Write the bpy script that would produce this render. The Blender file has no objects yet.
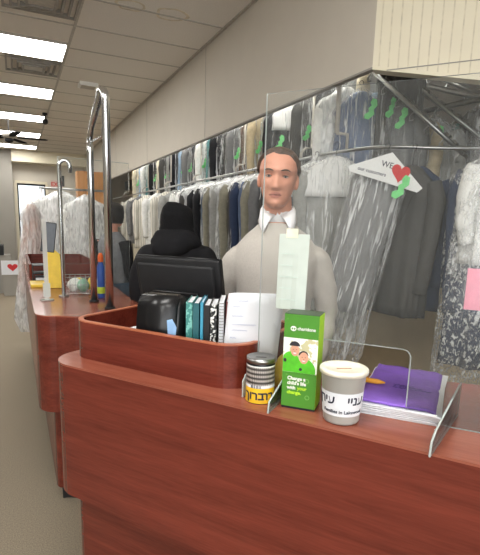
import bpy, bmesh, math, random
from mathutils import Vector, Matrix, noise
random.seed(7)
scn = bpy.context.scene
C = scn.collection
PI = math.pi
V = Vector

# ------------------------------------------------------------------ camera, world, light, exposure
def make_camera():
    cd = bpy.data.cameras.new('camera'); co = bpy.data.objects.new('camera', cd); C.objects.link(co)
    yaw, pit, rol = .44519, .17929, .0282
    f = V((math.sin(yaw), math.cos(yaw), 0)); r = V((math.cos(yaw), -math.sin(yaw), 0)); u = V((0, 0, 1))
    f2 = f*math.cos(pit)-u*math.sin(pit); u2 = u*math.cos(pit)+f*math.sin(pit)
    r3 = r*math.cos(rol)+u2*math.sin(rol); u3 = -r*math.sin(rol)+u2*math.cos(rol)
    m = Matrix((r3, u3, -f2)).transposed().to_4x4(); m.translation = V((0, 0, 1.5))
    co.matrix_world = m
    cd.sensor_fit = 'HORIZONTAL'; cd.sensor_width = 36; cd.lens = 469.4/480*36
    cd.shift_y = (310.8-277.5)/480
    cd.clip_start = .05; cd.clip_end = 200
    scn.camera = co
make_camera()
w = bpy.data.worlds.new('daylight'); scn.world = w; w.use_nodes = True
w.node_tree.nodes['Background'].inputs[0].default_value = (.86, .93, 1, 1)
w.node_tree.nodes['Background'].inputs[1].default_value = 1.5
def area(name, loc, rot, sx, sy, power, col=(1, 1, 1)):
    l = bpy.data.lights.new(name, 'AREA'); l.shape = 'RECTANGLE'; l.size = sx; l.size_y = sy; l.energy = power; l.color = col
    o = bpy.data.objects.new(name, l); C.objects.link(o); o.location = loc; o.rotation_euler = rot
    return o
# daylight through the shop front behind the photographer
area('shopfront_daylight', (-1.2, -2.9, 1.7), (math.radians(90), 0, 0), 4.6, 2.4, 62, (1, .97, .93))
scn.view_settings.view_transform = 'Standard'; scn.view_settings.look = 'None'
scn.view_settings.gamma = 1; scn.view_settings.use_curve_mapping = False
scn.view_settings.exposure = .5
scn.cycles.transparent_max_bounces = 40

# ------------------------------------------------------------------ materials
def srgb(r, g, b):
    f = lambda c: c/12.92 if c <= .04045 else ((c+.055)/1.055)**2.4
    return (f(r/255), f(g/255), f(b/255), 1)
def mat(name, col, rough=.6, metal=0, var=.12, scale=30, bump=0, bscale=60, emit=None, trans=0, spec=.5, stretch=None, sheen=0, coat=0, ior=1.45):
    m = bpy.data.materials.new(name); m.use_nodes = True
    nt = m.node_tree; b = nt.nodes['Principled BSDF']; L = nt.links
    b.inputs['Roughness'].default_value = rough; b.inputs['Metallic'].default_value = metal
    b.inputs['Specular IOR Level'].default_value = spec; b.inputs['Transmission Weight'].default_value = trans
    b.inputs['Coat Weight'].default_value = coat; b.inputs['IOR'].default_value = ior
    if sheen: b.inputs['Sheen Weight'].default_value = sheen
    tc = nt.nodes.new('ShaderNodeTexCoord'); mp = nt.nodes.new('ShaderNodeMapping'); L.new(tc.outputs['Object'], mp.inputs[0])
    if stretch: mp.inputs['Scale'].default_value = stretch
    n = nt.nodes.new('ShaderNodeTexNoise'); n.inputs['Scale'].default_value = scale; n.inputs['Detail'].default_value = 3
    L.new(mp.outputs[0], n.inputs[0])
    rp = nt.nodes.new('ShaderNodeValToRGB'); L.new(n.outputs[0], rp.inputs[0])
    c = srgb(*col)
    rp.color_ramp.elements[0].position = .3; rp.color_ramp.elements[1].position = .7
    rp.color_ramp.elements[0].color = (*[x*(1-var) for x in c[:3]], 1)
    rp.color_ramp.elements[1].color = (*[min(1, x*(1+var)) for x in c[:3]], 1)
    L.new(rp.outputs[0], b.inputs['Base Color'])
    if bump:
        n2 = nt.nodes.new('ShaderNodeTexNoise'); n2.inputs['Scale'].default_value = bscale; L.new(mp.outputs[0], n2.inputs[0])
        bp = nt.nodes.new('ShaderNodeBump'); bp.inputs['Strength'].default_value = bump; bp.inputs['Distance'].default_value = .01
        L.new(n2.outputs[0], bp.inputs['Height']); L.new(bp.outputs[0], b.inputs['Normal'])
    if emit:
        b.inputs['Emission Color'].default_value = srgb(*col); b.inputs['Emission Strength'].default_value = emit
    return m
def wood(name, dark, light, rough=.28, stretch=(1.3, 14, 18)):
    m = bpy.data.materials.new(name); m.use_nodes = True
    nt = m.node_tree; b = nt.nodes['Principled BSDF']; L = nt.links
    tc = nt.nodes.new('ShaderNodeTexCoord'); mp = nt.nodes.new('ShaderNodeMapping'); mp.inputs['Scale'].default_value = stretch
    mp.inputs['Rotation'].default_value = (0, .06, 0)
    L.new(tc.outputs['Object'], mp.inputs[0])
    n = nt.nodes.new('ShaderNodeTexNoise'); n.inputs['Scale'].default_value = 1.1; n.inputs['Detail'].default_value = 7; n.inputs['Roughness'].default_value = .62; n.inputs['Distortion'].default_value = .35
    L.new(mp.outputs[0], n.inputs[0])
    n2 = nt.nodes.new('ShaderNodeTexNoise'); n2.inputs['Scale'].default_value = 9; n2.inputs['Detail'].default_value = 4; L.new(mp.outputs[0], n2.inputs[0])
    mx = nt.nodes.new('ShaderNodeMath'); mx.operation = 'MULTIPLY_ADD'; mx.inputs[1].default_value = .3; L.new(n2.outputs[0], mx.inputs[0])
    sb = nt.nodes.new('ShaderNodeMath'); sb.operation = 'MULTIPLY'; sb.inputs[1].default_value = .75; L.new(n.outputs[0], sb.inputs[0]); L.new(sb.outputs[0], mx.inputs[2])
    rp = nt.nodes.new('ShaderNodeValToRGB'); L.new(mx.outputs[0], rp.inputs[0])
    rp.color_ramp.elements[0].position = .38; rp.color_ramp.elements[1].position = .68
    rp.color_ramp.elements[0].color = srgb(*dark); rp.color_ramp.elements[1].color = srgb(*light)
    L.new(rp.outputs[0], b.inputs['Base Color']); b.inputs['Roughness'].default_value = rough
    return m
def clear(name, tint, alpha, rough=.08):
    m = bpy.data.materials.new(name); m.use_nodes = True; nt = m.node_tree; L = nt.links
    nt.nodes.remove(nt.nodes['Principled BSDF']); out = nt.nodes['Material Output']
    t = nt.nodes.new('ShaderNodeBsdfTransparent'); t.inputs[0].default_value = (.985, .99, .985, 1)
    g = nt.nodes.new('ShaderNodeBsdfGlossy'); g.inputs['Roughness'].default_value = rough
    d = nt.nodes.new('ShaderNodeBsdfDiffuse'); d.inputs[0].default_value = srgb(*tint)
    lw = nt.nodes.new('ShaderNodeFresnel'); lw.inputs[0].default_value = 1.4
    m1 = nt.nodes.new('ShaderNodeMixShader'); L.new(lw.outputs[0], m1.inputs[0]); L.new(t.outputs[0], m1.inputs[1]); L.new(g.outputs[0], m1.inputs[2])
    m2 = nt.nodes.new('ShaderNodeMixShader'); m2.inputs[0].default_value = alpha; L.new(m1.outputs[0], m2.inputs[1]); L.new(d.outputs[0], m2.inputs[2])
    L.new(m2.outputs[0], out.inputs[0])
    return m
def film(name, lo=.1, hi=.7, p0=.5, p1=.66, sc=(42, 42, 4.5), col=(235, 236, 235)):
    # thin dry-cleaning plastic: clear with milky creases; flecks of the crumpled version are painted glints
    m = bpy.data.materials.new(name); m.use_nodes = True; nt = m.node_tree; L = nt.links
    b = nt.nodes['Principled BSDF']; out = nt.nodes['Material Output']
    b.inputs['Base Color'].default_value = srgb(*col); b.inputs['Roughness'].default_value = .22; b.inputs['Specular IOR Level'].default_value = .8
    tc = nt.nodes.new('ShaderNodeTexCoord'); mp = nt.nodes.new('ShaderNodeMapping'); mp.inputs['Scale'].default_value = sc; L.new(tc.outputs['Object'], mp.inputs[0])
    n = nt.nodes.new('ShaderNodeTexNoise'); n.inputs['Scale'].default_value = 1; n.inputs['Detail'].default_value = 4; n.inputs['Distortion'].default_value = .9; L.new(mp.outputs[0], n.inputs[0])
    mr = nt.nodes.new('ShaderNodeMapRange'); mr.inputs[1].default_value = p0; mr.inputs[2].default_value = p1; mr.inputs[3].default_value = lo; mr.inputs[4].default_value = hi
    L.new(n.outputs[0], mr.inputs[0])
    bp = nt.nodes.new('ShaderNodeBump'); bp.inputs['Strength'].default_value = .8; bp.inputs['Distance'].default_value = .02
    L.new(n.outputs[0], bp.inputs['Height']); L.new(bp.outputs[0], b.inputs['Normal'])
    t = nt.nodes.new('ShaderNodeBsdfTransparent'); mx = nt.nodes.new('ShaderNodeMixShader')
    L.new(mr.outputs[0], mx.inputs[0]); L.new(t.outputs[0], mx.inputs[1]); L.new(b.outputs[0], mx.inputs[2]); L.new(mx.outputs[0], out.inputs[0])
    return m
M = {}
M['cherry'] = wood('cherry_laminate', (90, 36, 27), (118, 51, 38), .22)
M['cherry_top_sheen'] = wood('cherry_laminate_top_sheen', (132, 72, 55), (154, 90, 71), .22)  # paler, pinker laminate with the top's reflected light painted in
M['cherry_edge_highlight'] = wood('cherry_edge_highlight', (160, 88, 58), (186, 112, 80), .35)  # lighter cherry that paints the highlight line along the rim's edge
M['oak'] = wood('oak', (176, 118, 62), (206, 148, 88), .45, (14, 14, 1.5))
M['carpet'] = mat('carpet', (136, 125, 107), .95, var=.28, scale=160, bump=.5, bscale=240)
M['ceiling'] = mat('ceiling_tile', (222, 216, 206), .9, var=.05, scale=90, bump=.15, bscale=150)
M['stain'] = mat('ceiling_stain', (208, 196, 172), .9, var=.2, scale=20)
M['grid'] = mat('grid_metal', (176, 170, 160), .5)
M['wall'] = mat('wall_paint', (206, 199, 186), .75, var=.02, scale=4)
M['wall_dim'] = mat('wall_grey_and_shade', (150, 146, 138), .75, var=.03, scale=3)  # darker wall tone; on the pier it paints in the shade
M['wall_back'] = mat('stockroom_wall', (160, 152, 138), .8, var=.08, scale=2)
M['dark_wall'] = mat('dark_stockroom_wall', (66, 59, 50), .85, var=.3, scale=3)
M['cream'] = mat('cream_siding', (226, 218, 194), .5, var=.02, scale=5)
M['groove'] = mat('siding_groove', (212, 203, 178), .6)
M['white'] = mat('white_plastic', (232, 232, 228), .4, var=.02)
M['paper'] = mat('paper', (222, 224, 228), .8, var=.02)
M['ink'] = mat('ink', (40, 42, 60), .8)
M['receipt'] = mat('receipt_paper', (192, 201, 193), .7, var=.03)
M['black'] = mat('black_plastic', (20, 20, 22), .28, var=.1)
M['black_matte'] = mat('black_matte', (28, 28, 30), .6, var=.15)
M['chrome'] = mat('chrome', (220, 222, 224), .2, 1, var=.03)
M['fan_blade'] = mat('fan_blade', (14, 13, 13), .8, spec=.1)
M['louvre'] = mat('louvre_paint', (150, 146, 138), .6)
M['steel'] = mat('steel', (160, 160, 158), .3, 1, var=.1)
M['dark_steel'] = mat('dark_steel', (92, 88, 82), .42, .8, var=.3, scale=40)
M['lamp'] = mat('lamp_panel', (250, 248, 244), .5, emit=13)
M['tube'] = mat('fluorescent_tube', (250, 250, 248), .5, emit=34)
M['acrylic'] = clear('acrylic', (225, 230, 228), .02)
M['acrylic_edge'] = clear('acrylic_edge', (226, 234, 230), .45)
M['frost'] = clear('frosted_plastic', (222, 220, 212), .5, .3)
M['film'] = film('garment_film')
M['film_light'] = film('garment_film_light', .03, .45, .5, .72)
M['film_milky'] = film('garment_film_milky', .35, .85, .36, .64, (30, 30, 8))
M['film_crumple'] = film('garment_film_crumpled_glints', .08, .85, .5, .66, (60, 60, 34))  # white flecks painted in for the glints on crumpled plastic
M['cape'] = mat('paper_cape', (226, 226, 224), .7, var=.04, scale=12)
M['green_tag'] = mat('green_tag', (120, 214, 132), .5, var=.1, emit=None)
M['red'] = mat('red_print', (200, 48, 50), .6)
M['pink'] = mat('pink_tag', (246, 146, 170), .6)
M['skin'] = mat('skin', (206, 146, 122), .5, var=.06, scale=25)
M['lips'] = mat('lips', (184, 116, 100), .45, var=.05)
M['hair'] = mat('brown_hair', (74, 54, 42), .55, var=.4, scale=60, stretch=(1, .2, 1), bump=.4, bscale=90)
M['dark_hair'] = mat('dark_hair', (30, 24, 22), .5, var=.3, scale=60)
M['eye'] = mat('eye_white', (190, 178, 170), .3); M['iris'] = mat('iris', (60, 60, 62), .2)
M['sweater'] = mat('sweater', (186, 180, 172), .9, var=.06, scale=160, bump=.25, bscale=260, sheen=.2)
M['collar'] = mat('collar', (240, 240, 242), .7, var=.02)
M['trousers'] = mat('trousers', (52, 54, 62), .85)
M['hoodie'] = mat('black_fleece', (20, 20, 24), .9, var=.2, scale=20)
M['beanie'] = mat('black_knit', (15, 15, 18), .95, var=.3, scale=120, bump=.4, bscale=200)
M['jeans'] = mat('denim', (78, 98, 118), .85, var=.2, scale=60)
M['greyknit'] = mat('grey_vest', (132, 134, 138), .9, var=.15)
M['brown'] = mat('shoe_leather', (40, 30, 26), .4)

# ------------------------------------------------------------------ mesh helpers
def link(name, me, m, parent=None, smooth=False):
    o = bpy.data.objects.new(name, me); C.objects.link(o)
    if m is not None:
        for x in (m if isinstance(m, (list, tuple)) else [m]): me.materials.append(x)
    if smooth:
        for p in me.polygons: p.use_smooth = True
    if parent is not None: o.parent = parent
    return o
def part(name, bm, m, parent=None, smooth=False, label=None, world=False):
    if world and parent is not None:
        mw = Matrix.LocRotScale(parent.location, parent.rotation_euler, None)
        bmesh.ops.transform(bm, matrix=mw.inverted(), verts=bm.verts)
    bmesh.ops.recalc_face_normals(bm, faces=bm.faces)
    me = bpy.data.meshes.new(name); bm.to_mesh(me); bm.free()
    o = link(name, me, m, parent, smooth)
    if label: o['label'] = label
    return o
def thing(name, label, cat, loc=(0, 0, 0), rz=0, group=None):
    o = bpy.data.objects.new(name, None); C.objects.link(o); o.empty_display_size = .05
    o.location = loc; o.rotation_euler = (0, 0, rz); return tag(o, label, cat, group)
def tag(o, label, cat, group=None):
    o['label'] = label; o['category'] = cat
    if group: o['group'] = group
    return o
def struct(name, bm, m, label=None, parent=None, smooth=False):
    o = part(name, bm, m, parent, smooth)
    if parent is None: o['kind'] = 'structure'
    if label: o['label'] = label
    return o
def nb(): return bmesh.new()
def box(bm, x0, x1, y0, y1, z0, z1, mi=0, mtx=None, bev=0):
    vs = [V((x, y, z)) for x in (x0, x1) for y in (y0, y1) for z in (z0, z1)]
    if mtx: vs = [mtx @ v for v in vs]
    v = [bm.verts.new(p) for p in vs]
    fs = [bm.faces.new([v[i] for i in q]) for q in ((0, 1, 3, 2), (4, 6, 7, 5), (0, 4, 5, 1), (2, 3, 7, 6), (0, 2, 6, 4), (1, 5, 7, 3))]
    for f in fs: f.material_index = mi
    if bev:
        es = set(e for f in fs for e in f.edges)
        bmesh.ops.bevel(bm, geom=list(es), offset=bev, segments=3, affect='EDGES', profile=.5)
    return bm
def prism(bm, pts, z0, z1, mi=0, mtx=None):
    a = [bm.verts.new((mtx @ V((x, y, z0))) if mtx else (x, y, z0)) for x, y in pts]
    b = [bm.verts.new((mtx @ V((x, y, z1))) if mtx else (x, y, z1)) for x, y in pts]
    n = len(pts); fs = []
    fs.append(bm.faces.new(a[::-1])); fs.append(bm.faces.new(b))
    for i in range(n): fs.append(bm.faces.new((a[i], a[(i+1) % n], b[(i+1) % n], b[i])))
    for f in fs: f.material_index = mi
    return bm
def ringwall(bm, outer, inner, z0, z1):
    n = len(outer)
    a = [[bm.verts.new((x, y, z)) for x, y in P] for P in (outer, inner) for z in (z0, z1)]
    o0, o1, i0, i1 = a
    for k in range(n):
        j = (k+1) % n
        bm.faces.new((o0[k], o0[j], o1[j], o1[k])); bm.faces.new((i0[k], i1[k], i1[j], i0[j]))
        bm.faces.new((o1[k], o1[j], i1[j], i1[k])); bm.faces.new((o0[k], i0[k], i0[j], o0[j]))
    return bm
def rrect(x0, x1, y0, y1, r, n=8):
    rr = r if isinstance(r, (list, tuple)) else [r]*4
    P = []
    for (cx, cy, a0, q) in ((x0+rr[0], y0+rr[0], PI, rr[0]), (x1-rr[1], y0+rr[1], 1.5*PI, rr[1]), (x1-rr[2], y1-rr[2], 0, rr[2]), (x0+rr[3], y1-rr[3], .5*PI, rr[3])):
        for k in range(n+1):
            t = a0+k/n*PI/2; P.append((cx+q*math.cos(t), cy+q*math.sin(t)))
    return P
def offset_in(P, d):
    n = len(P); out = []
    for i in range(n):
        a = V(P[i-1]); b = V(P[(i+1) % n]); t = (b-a).normalized(); out.append((P[i][0]-t.y*d, P[i][1]+t.x*d))
    return out
def tube(bm, pts, r, n=10, mi=0, caps=True):
    pts = [V(p) for p in pts]; rs = r if isinstance(r, (list, tuple)) else [r]*len(pts)
    prev = None; up = None
    for i, p in enumerate(pts):
        t = (pts[min(i+1, len(pts)-1)]-pts[max(i-1, 0)]).normalized()
        if up is None: up = t.orthogonal().normalized()
        up = (up-t*up.dot(t)).normalized(); s = t.cross(up)
        ring = [bm.verts.new(p+(up*math.cos(k/n*2*PI)+s*math.sin(k/n*2*PI))*rs[i]) for k in range(n)]
        if prev:
            for k in range(n):
                f = bm.faces.new((prev[k], prev[(k+1) % n], ring[(k+1) % n], ring[k])); f.material_index = mi
        elif caps: bm.faces.new(ring[::-1]).material_index = mi
        prev = ring
    if caps: bm.faces.new(prev).material_index = mi
    return bm
def lathe(bm, prof, cx=0, cy=0, n=32, mi=0):
    prev = None
    for r, z in prof:
        if r < 1e-5: ring = [bm.verts.new((cx, cy, z))]
        else: ring = [bm.verts.new((cx+r*math.cos(k/n*2*PI), cy+r*math.sin(k/n*2*PI), z)) for k in range(n)]
        if prev:
            for k in range(n):
                a = prev[k % len(prev)]; b = prev[(k+1) % len(prev)]; c = ring[(k+1) % len(ring)]; d = ring[k % len(ring)]
                vs = []
                for q in (a, b, c, d):
                    if q not in vs: vs.append(q)
                if len(vs) > 2: bm.faces.new(vs).material_index = mi
        prev = ring
    return bm
def ell(bm, c, rx, ry, rz, rot=None, n=20, m=12, mi=0):
    g = []
    for i in range(m+1):
        th = PI*i/m; row = []
        for k in range(n if 0 < i < m else 1):
            ph = 2*PI*k/n; p = V((rx*math.sin(th)*math.cos(ph), ry*math.sin(th)*math.sin(ph), rz*math.cos(th)))
            if rot: p = rot @ p
            row.append(bm.verts.new(p+V(c)))
        g.append(row)
    for i in range(m):
        for k in range(n):
            vs = []
            for q in (g[i][k % len(g[i])], g[i+1][k % len(g[i+1])], g[i+1][(k+1) % len(g[i+1])], g[i][(k+1) % len(g[i])]):
                if q not in vs: vs.append(q)
            if len(vs) > 2: bm.faces.new(vs).material_index = mi
    return bm
def loft(bm, rings, n=28, caps=True, mi=0, fold=None):
    # rings: (x, y, z, half width, half depth)
    prev = None
    for i, (x, y, z, a, b) in enumerate(rings):
        R = []
        for k in range(n):
            t = k/n*2*PI; q = 1+(fold(i/(len(rings)-1), t) if fold else 0)
            R.append(bm.verts.new((x+a*q*math.cos(t), y+b*q*math.sin(t), z)))
        if prev:
            for k in range(n): bm.faces.new((prev[k], prev[(k+1) % n], R[(k+1) % n], R[k])).material_index = mi
        elif caps: bm.faces.new(R[::-1]).material_index = mi
        prev = R
    if caps: bm.faces.new(prev).material_index = mi
    return bm
def text_bm(body, size, bold=0, depth=.0004, align='LEFT'):
    cu = bpy.data.curves.new('lettering', 'FONT'); cu.body = body; cu.size = size; cu.extrude = depth; cu.offset = bold; cu.align_x = align
    cu.resolution_u = 3
    o = bpy.data.objects.new('lettering', cu); C.objects.link(o)
    dg = bpy.context.evaluated_depsgraph_get(); dg.update()
    me = bpy.data.meshes.new_from_object(o.evaluated_get(dg)); bm = nb(); bm.from_mesh(me)
    bpy.data.objects.remove(o); bpy.data.meshes.remove(me); bpy.data.curves.remove(cu)
    return bm
def text_flat(name, body, size, m, parent, mtx, bold=0, align='LEFT', depth=.0004):
    bm = text_bm(body, size, bold, depth, align); bmesh.ops.transform(bm, matrix=mtx, verts=bm.verts)
    return part(name, bm, m, parent)
def frame(o, xd, zd):     # lettering frame: text x along xd, text y along zd
    xd = V(xd).normalized(); zd = V(zd).normalized(); m = Matrix((xd, zd, xd.cross(zd))).transposed().to_4x4(); m.translation = V(o); return m
def bend_text(name, body, size, m, parent, r0, r1, zr, z, ang, bold=0):
    # lettering wrapped round a cup whose radius grows from r0 (z=0) to r1 (z=zr); ang = angle of the text centre
    bm = text_bm(body, size, bold, .0004, 'CENTER')
    bmesh.ops.subdivide_edges(bm, edges=[e for e in bm.edges if e.calc_length() > .004], cuts=2)
    for v in bm.verts:
        zz = z+v.co.y; r = r0+(r1-r0)*zz/zr+.0009+v.co.z; a = ang+v.co.x/(r0+(r1-r0)*z/zr)
        v.co = V((r*math.cos(a), r*math.sin(a), zz))
    return part(name, bm, m, parent)

# ------------------------------------------------------------------ the room
CZ = 3.3; WX = 1.867; WZ = 2.4; WY = 2.27; FY = 14.7
struct('floor', box(nb(), -4, 6, -3, FY, -.1, 0), M['carpet'])
struct('trim_8', box(nb(), -4, 6, 14.75, 20, -.1, 0), mat('pavement', (176, 174, 170), .9, var=.1, scale=6), 'pavement outside the far window')
struct('ceiling', box(nb(), -4, 6, -3, FY, CZ, CZ+.1), M['ceiling'])
def stain(x, y, r, seed):
    bm = nb(); P = []
    for k in range(28):
        t = k/28*2*PI; q = r*(1+.35*noise.noise(V((math.cos(t)*1.4, math.sin(t)*1.4, seed)))); P.append((x+q*1.3*math.cos(t), y+q*math.sin(t)))
    I = [(x+(a-x)*.82, y+(b-y)*.82) for a, b in P]
    return ringwall(bm, P, I, CZ-.002, CZ-.0005)
stn = [struct('trim_%d' % (30+i), stain(*a), M['stain'], 'brownish water stain ring on the ceiling tile') for i, a in enumerate([(.98, 4.35, .1, 1), (1.33, 4.35, .12, 5)])]
# ceiling grid
bm = nb()
for x in (.6-1.22*3, .6-1.22*2, .6-1.22, .6, 1.845): box(bm, x-.012, x+.012, -3, 14.2, CZ-.008, CZ)
y = -2.6
while y < 14.0:
    box(bm, -4, WX, y-.01, y+.01, CZ-.006, CZ); y += .635
struct('trim_1', bm, M['grid'], 'metal grid of the suspended ceiling')
# long beige wall above the garment racks, with faint panel seams
bm = nb(); box(bm, WX, WX+.03, WY+.0, FY, WZ, CZ)
struct('wall_right', bm, M['wall'])
bm = nb()
for y in (4.9, 7.34, 9.78): box(bm, WX-.002, WX, y-.003, y+.003, WZ, CZ)
box(bm, WX-.004, WX+.034, WY, FY, WZ-.012, WZ)
struct('trim_2', bm, M['wall_dim'], 'thin vertical seams and lower edge of the beige wall')
# angled wing with vertical cream siding and sloping lower edge
wd = V((.62, -.785, 0)).normalized(); wn = V((wd.y, -wd.x, 0))
wm = Matrix((wd, V((0, 0, 1)), wd.cross(V((0, 0, 1))))).transposed().to_4x4(); wm.translation = V((WX, WY, 0))
def wing(bm, P, d0, d1, mi=0):
    return prism(bm, P, d0, d1, mi, wm)
bm = wing(nb(), [(0, WZ-.012), (.0, CZ), (3.4, CZ), (3.4, 1.75), (.75, 2.235)], -.09, 0)
struct('wall_wing', bm, M['cream'])
bm = nb(); k = 0
x = .035
while x < 3.3:
    zb = WZ-.012-(x/.75*.153 if x < .75 else .153+(x-.75)*.183)
    wing(bm, [(x-.0035, max(zb, 1.8)+.02), (x-.0035, CZ), (x+.0035, CZ), (x+.0035, max(zb, 1.8)+.02)], .0, .0025); x += .052
struct('trim_3', bm, M['groove'], 'vertical ribs of the cream siding')
bm = wing(nb(), [(.08, 2.372), (.08, 2.377), (3.3, 2.377), (3.3, 2.372)], 0, .003)
struct('trim_4', bm, M['wall_dim'], 'level joint across the cream siding')
# far end of the shop
WN = [(.058, .60, .86, 2.30)]
FYw = 14.6
bm = nb()
x0, x1, z0, z1 = .10, .82, .52, 2.48
box(bm, -4, x0, FYw, FYw+.12, 0, CZ); box(bm, x1, WX, FYw, FYw+.12, 0, CZ); box(bm, x0, x1, FYw, FYw+.12, 0, z0); box(bm, x0, x1, FYw, FYw+.12, z1, CZ)
struct('wall_far', bm, M['wall'])
struct('trim_5', box(nb(), 0, WX, FYw-.5, FYw, 3.0, CZ), M['cream'], 'light bulkhead under the ceiling at the far end')
struct('wall_left', box(nb(), -4.1, -4, -3, FYw, 0, CZ), M['wall_dim'])
struct('wall_pier', box(nb(), -1.8, .0, FYw-.35, FYw, 0, CZ), M['wall_dim'])  # shaded wall face, its shade put into the darker colour
win = struct('window_1', box(nb(), x0+.02, x1-.02, FYw+.05, FYw+.056, z0+.02, z1-.02), M['acrylic'], 'tall window in the far wall')
bm = nb(); P = [(x0-.05, x1+.05, z1, z1+.07), (x0-.07, x0, z0, z1), (x1, x1+.07, z0, z1), (x0-.07, x1+.07, z0-.06, z0)]
for a, b, c, d in P: box(bm, a, b, FYw-.03, FYw, c, d)
part('window_trim', bm, M['cream'], win)
bm = nb()
for a, b, c, d in [(x0, x1, z1-.05, z1), (x0, x0+.035, z0, z1), (x1-.035, x1, z0, z1), (x0, x1, z0, z0+.04), (x0, x1, 1.5, 1.53)]: box(bm, a, b, FYw+.01, FYw+.05, c, d)
part('window_frame', bm, M['black_matte'], win)
# rear of the shop front, behind the photographer: big glazed opening with piers
bm = nb(); box(bm, -4, 6, -3.1, -3, 0, .4); box(bm, -4, 6, -3.1, -3, 3.0, CZ); box(bm, 1.8, 6, -3.1, -3, .4, 3.0); box(bm, -4, -3.6, -3.1, -3, .4, 3.0)
struct('wall_front', bm, M['wall'])
# stockroom shell
struct('wall_back', box(nb(), 4.6, 4.7, 4.6, FYw, 0, CZ), M['wall_back'])
struct('wall_stockroom', box(nb(), 3.7, 3.8, -3, 4.6, 0, CZ), M['dark_wall'])
struct('wall_rear', box(nb(), WX, 4.6, FYw, FYw+.1, 0, CZ), M['wall_back'])
struct('wall_partition', box(nb(), 2.75, 2.82, 7.9, 12.3, 0, 2.25), M['cream'])
struct('trim_6', box(nb(), 2.55, 2.75, 8.6, 12.3, 2.3, 2.5), M['black_matte'], 'black beam over the pale partition')
# tan hardboard panel behind the jackets
M['tan'] = mat('hardboard', (206, 188, 156), .8, var=.06, scale=8)
pm = Matrix((V((.78, -.62, 0)), V((0, 0, 1)), V((-.62, -.78, 0)))).transposed().to_4x4(); pm.translation = V((2.2, 3.25, 0))
struct('wall_hardboard', prism(nb(), [(0, 0), (0, 1.93), (.12, 2.0), (1.75, 2.0), (1.75, 0)], -.02, 0, 0, pm), M['tan'])

# ceiling lights, diffusers, fan, detector
for i, y in enumerate((5.52, 7.42, 9.32, 11.2, 13.1)):
    which = ('nearest of the row', 'second from the photographer', 'third from the photographer', 'fourth from the photographer, behind the fan', 'farthest, by the far wall')[i]
    t = thing('ceiling_light', 'long white fluorescent ceiling panel, '+which, 'light', (0, y+.3, CZ), 0, 'ceiling light panels')
    part('diffuser', box(nb(), -.60, .585, -.29, .29, -.016, -.009), M['lamp'], t)
    bm = nb(); ringwall(bm, rrect(-.62, .6, -.305, .305, .001, 1), rrect(-.59, .575, -.28, .28, .001, 1), -.02, 0); part('frame', bm, M['grid'], t)
for x, y in ((-1.84, 5.52), (-1.84, 9.32), (-1.84, 1.7), (0, .4), (-1.84, -1.6), (0, -1.6)):  # extra panels out of view, added to brighten the shop
    struct('trim_%d' % (40+int(y*3)+(50 if x < 0 else 0)), box(nb(), x-.6, x+.585, y+.01, y+.59, CZ-.016, CZ-.009), M['lamp'], 'ceiling light panel')
for i, (y, x) in enumerate(((4.25, .29), (6.17, .29))):
    t = thing('ceiling_vent', ('square metal air diffuser at the top edge, before the nearest ceiling light', 'square metal air diffuser between the nearest two ceiling lights')[i], 'vent', (x, y+.31, CZ), 0, 'ceiling vents')
    bm = nb()
    for k in range(4):
        a = .3-.06*k; ringwall(bm, rrect(-a, a, -a, a, .001, 1), rrect(-a+.02, a-.02, -a+.02, a-.02, .001, 1), -.02-.008*k, -.0)
    part('louvre', bm, M['louvre'], t)
    part('centre_plate', box(nb(), -.13, .13, -.09, .09, -.035, -.012), M['grid'], t)
t = thing('ceiling_speaker', 'flat white rectangular box fixed to the ceiling between lights and wall', 'ceiling box', (.97, 6.93, CZ))
part('housing', box(nb(), -.12, .12, -.11, .11, -.045, 0, bev=.01), M['white'], t); part('grille', box(nb(), -.09, .09, -.08, .08, -.049, -.045), M['grid'], t)
t = thing('security_camera', 'small black camera hanging from the ceiling by the third light', 'camera', (.555, 9.12, CZ))
part('mount', lathe(nb(), [(0, 0), (.04, 0), (.04, -.03), (.012, -.04), (.012, -.1), (0, -.1)], n=12), M['black_matte'], t); part('lens_housing', ell(nb(), (0, 0, -.14), .05, .07, .05), M['black'], t)
t = thing('ceiling_fan', 'ceiling fan with dark blades and a pale motor in front of the lights', 'fan', (-.02, 9.75, CZ))
part('downrod', tube(nb(), [(0, 0, 0), (0, 0, -.32)], .008), M['black_matte'], t)
part('motor', lathe(nb(), [(0, -.26), (.06, -.27), (.12, -.29), (.12, -.35), (.07, -.38), (0, -.38)], n=24), M['grid'], t, True)
for k in range(5):
    a = math.radians(-8+72*k); mt = Matrix.Rotation(a, 4, 'Z') @ Matrix.Rotation(.05, 4, 'X')
    part('blade', prism(nb(), [(.14, -.04), (.3, -.065), (.6, -.07), (.64, 0), (.6, .07), (.3, .065), (.14, .04)], -.365, -.35, 0, mt), M['fan_blade'], t)
part('lamp_bowl', ell(nb(), (0, 0, -.41), .07, .07, .045), M['black_matte'], t, True)
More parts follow.
